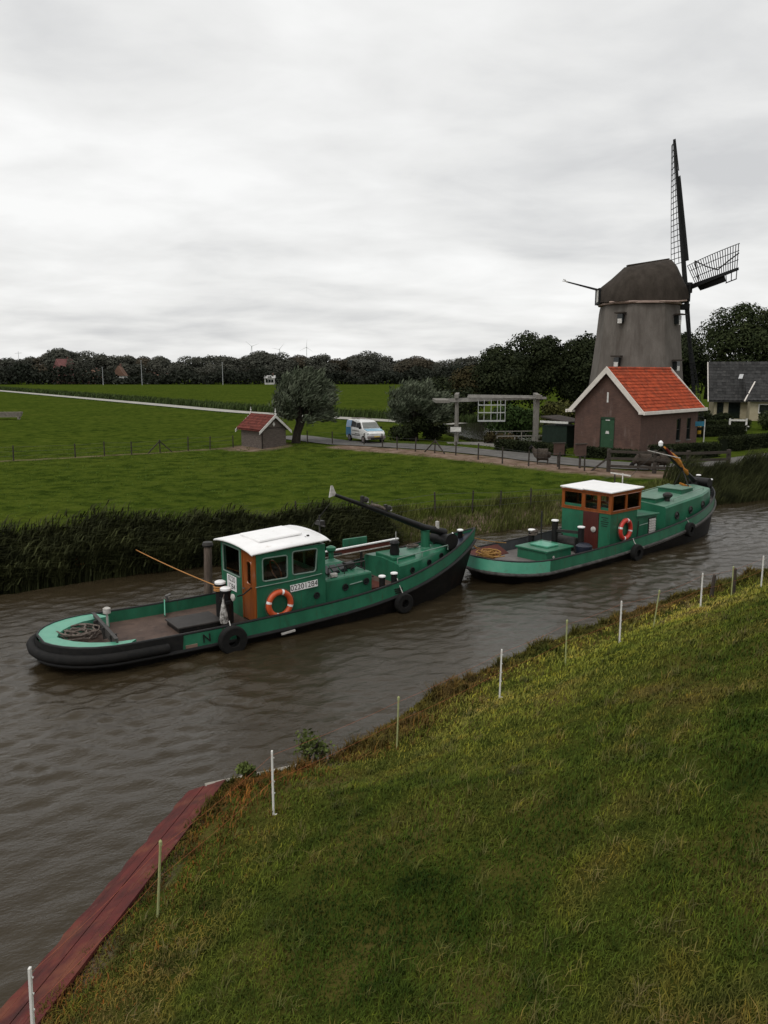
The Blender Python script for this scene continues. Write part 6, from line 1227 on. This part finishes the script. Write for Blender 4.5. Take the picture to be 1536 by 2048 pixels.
def sheep(label, loc, rz, graze, s=1.0):
    root = thing('sheep', label, 'sheep', loc, rz, 'brown sheep by the roadside'); hd = (.86, 0, .30) if graze else (.90, 0, .98); nk = (.66, 0, .52) if graze else (.70, 0, .80)
    pts = [(-.05,0,.62), (.30,0,.62), (.50,0,.62), nk, (hd[0]-.12, 0, hd[2]+.06 if graze else hd[2]+.04), (hd[0]+.06, 0, hd[2]-.06), (-.38,0,.60), (-.55,0,.56), (-.64,0,.42)]
    E_ = [(0,1),(1,2),(2,3),(3,4),(4,5),(0,6),(6,7),(7,8)]; rd = [.38,.34,.27,.16,.11,.07,.37,.22,.06]
    for x, par in ((.36, 1), (-.40, 6)):
        for y in (-.13, .13):
            i = len(pts); kx = x-.05 if par == 6 else x+.01; pts += [(x, y, .42), (kx, y, .22), (x+.0, y, .02)]; E_ += [(par, i), (i, i+1), (i+1, i+2)]; rd += [.085, .045, .04]
    m = skin(pts, E_, rd, 0, 2); m.materials.append(wool); b_ = bpy.data.objects.new('body', m); col.objects.link(b_); b_.parent = root
    fm_ = MB(); fm_.tube([(hd[0]-.12, 0, hd[2]+.06), (hd[0]-.02, 0, hd[2]), (hd[0]+.13, 0, hd[2]-.10)], [.15, .125, .075], 10); fm_.build('face', face, root, smooth=True)
    for sg in (-1, 1): MB().prism([(hd[0]-.10, sg*.09, hd[2]+.10), (hd[0]-.06, sg*.10, hd[2]+.03), (hd[0]-.12, sg*.23, hd[2]+.05)], (.0, 0, .02)).build('ear', face, root)
    root.scale = (.8*s, s, 1.08*s)
sheep('brown sheep with black face standing at the roadside fence', (10.0, 50.4, hz(10.0, 50.4)), R(165), False, 1.0); sheep('brown sheep grazing behind the timber rails', (15.4, 47.2, hz(15.4, 47.2)), R(175), True, 1.05); sheep('brown sheep beside the road in the gap left of the timber rails', (16.6, 47.6, hz(16.6, 47.6)), R(20), False, 1.0)

# ------------------------------------------------------------------ small things
trg = thing('feed_trough', 'weathered grey feed trough at the left edge of the meadow', 'trough', (-49.6, 105, .95), R(12)); tg = M('silver_wood', (.26,.23,.20), .9, c2=(.17,.15,.13), scale=3.)
MB().prism([(-2.2, -.5, .35), (2.0, -.5, .35), (2.2, -.62, .95), (-2.2, -.62, .95)], (0, .06, 0)).build('side', tg, trg); MB().prism([(-2.2, .5, .35), (2.0, .5, .35), (2.2, .62, .95), (-2.2, .62, .95)], (0, .06, 0)).build('side', tg, trg); MB().bx(-2.1, 2.0, -.5, .5, .3, .36).build('bottom', tg, trg)
for x in (-1.8, 1.8): MB().bx(x-.08, x+.08, -.5, .5, 0, .3).build('leg', tg, trg)
MB().prism([(2.0, -.5, .35), (2.0, .5, .35), (2.2, .6, .95), (2.2, -.6, .95)], (.05, 0, 0)).build('end_board', tg, trg)
bn = thing('garden_bench', 'white garden bench on the bungalow lawn', 'bench', (34.6, 78.5, hz(34.6, 78.5)), R(-15)); 
for x in (-.75, .75):
    MB().bx(x-.08, x+.08, -.05, .05, 0, 1.2).build('leg', mwhite, bn)
MB().bx(-.95, .95, -.5, -.05, .42, .5).build('seat', mwhite, bn); MB().bx(-.67, .67, -.04, .04, .95, 1.12).build('backrest', mwhite, bn); MB().bx(-2.6, -.95, -.4, 0, .1, .25).build('plinth', mwhite, bn)
mk_ = thing('marker_post', 'black and yellow banded marker post behind the pump house corner', 'marker post', (27.9, 71.0, hz(27.9, 71))); my = M('marker_yellow', (.55,.33,.03), .5)
for k in range(5): MB().lathe([(.16, .3*k), (.16, .3*k+.298)], (0,0,0), 12).build('band', my if k % 2 else vblack, mk_)
# far houses, barns, masts
hr_ = M('far_red_roof', (.20,.09,.085), .8, scale=.4); hr3 = M('far_orange_roof', (.17,.10,.07), .8, scale=.4); hw = M('far_white_wall', (.55,.54,.52), .8, scale=.4); hb2 = M('far_brick_wall', (.14,.08,.065), .9, scale=.4)
def far_house(label, px, py, Y, w, d, ev, rd, wallm, roofm, rz):
    X = (px-768)/1600*(Y*.985); z = .9; o = thing('far_house', label, 'house', (X, Y, z), rz, 'houses among the far trees'); MB().bx(-w/2, w/2, -d/2, d/2, 0, ev).build('wall', wallm, o); r_ = MB(); r_.prism([(-w/2-.3, -d/2-.4, ev-.2), (-w/2-.3, 0, rd), (-w/2-.3, d/2+.4, ev-.2)], (w+.6, 0, 0)); ro = r_.build('roof', roofm, o)
    for x0 in (-w/2, w/2-.2): MB().prism([(x0, -d/2, ev), (x0, d/2, ev), (x0, 0, rd-.35)], (.2 if x0 < 0 else .2, 0, 0)).build('gable', wallm, o)
    for k in (-1, 0, 1): MB().bx(k*w*.28-.6, k*w*.28+.6, -d/2-.05, -d/2, ev*.3, ev*.75).build('window', dglass, o)
    MB().bx(w*.2, w*.2+.8, -.4, .4, rd-.6, rd+1.1).build('chimney', hb2, ro)
far_house('far farmhouse with tall pinkish red roof left of the skyline trees', 130, 750, 434, 9, 11, 4.5, 13.2, hb2, hr_, R(55)); far_house('far white gabled house among the skyline trees', 240, 745, 432, 5, 6, 4.5, 9.6, hw, hr3, R(88)); far_house('far low white house in front of the thicket right of the red roof', 200, 752, 428, 4.5, 5, 3.4, 4.6, hw, hr3, R(10)); far_house('far low pale barn near the middle of the thicket', 302, 752, 428, 7, 5, 3.2, 5.0, hw, hr3, R(5)); far_house('far white building left of the nearer willow', 540, 752, 412, 5, 5, 3.4, 4.6, hw, hw, 0); far_house('far small pale house right of the low barn', 330, 752, 428, 4, 4, 3, 4.4, hw, hr_, R(30))
far_house('far brick house with orange roof left of the white gable', 185, 752, 430, 9, 8, 3.2, 7.4, hb2, hr3, R(5))
gm_ = M('mast_grey', (.40,.41,.42), .6); gt_ = M('turbine_pale', (.66,.67,.68), .6)
for px, pt, Y, lab in ((205, 735, 394, 'pale thin pole left of the far white gable'), (283, 722, 394, 'pale thin pole in the middle of the far thicket'), (445, 726, 394, 'pale thin pole left of the nearer willow')):
    X = (px-768)/1600*Y*.985; hgt = (745-pt)/1600*Y + 6.1; o = thing('pale_pole', lab, 'pole', (X, Y, .9), 0, 'pale poles before the far trees'); MB().cyl((0,0,0), (0,0,hgt), .18, .1, 8).build('shaft', gm_, o); MB().bar((-.5,0,hgt), (.5,0,hgt), .12, .12).build('lamp_arm', gm_, o)
o = thing('lattice_mast', 'thin grey mast with cross arm at the far left skyline', 'mast', ((40-768)/1600*690, 700, .9)); MB().cyl((0,0,0), (0,0,24), .28, .14, 8).build('shaft', gm_, o); MB().bar((-3, 0, 22.2), (3, 0, 22.6), .22, .22).build('cross_arm', gm_, o)
for px, ph_, rot, lab in ((505, 694, 20, 'leftmost faint wind turbine on the skyline'), (560, 700, 50, 'middle faint wind turbine on the skyline'), (614, 696, 85, 'rightmost faint wind turbine on the skyline')):
    Y = 2600; X = (px-768)/1600*Y*.985; hh = (744-ph_)/1600*Y + 6; o = thing('wind_turbine', lab, 'wind turbine', (X, Y, .9), 0, 'wind turbines on the skyline'); MB().cyl((0,0,0), (0,0,hh), 1.4, .8, 10).build('tower', gt_, o); MB().box((0,-1,hh+.6), (2.2,5,2.2)).build('nacelle', gt_, o)
    for k in range(3): a = R(rot+120*k); MB().bar((0,-4.5,hh+.6), (24*math.cos(a), -4.5, hh+.6+24*math.sin(a)), 1.3, .8, up=(0,1,0), w2=.3, h2=.3).build('blade', gt_, o)
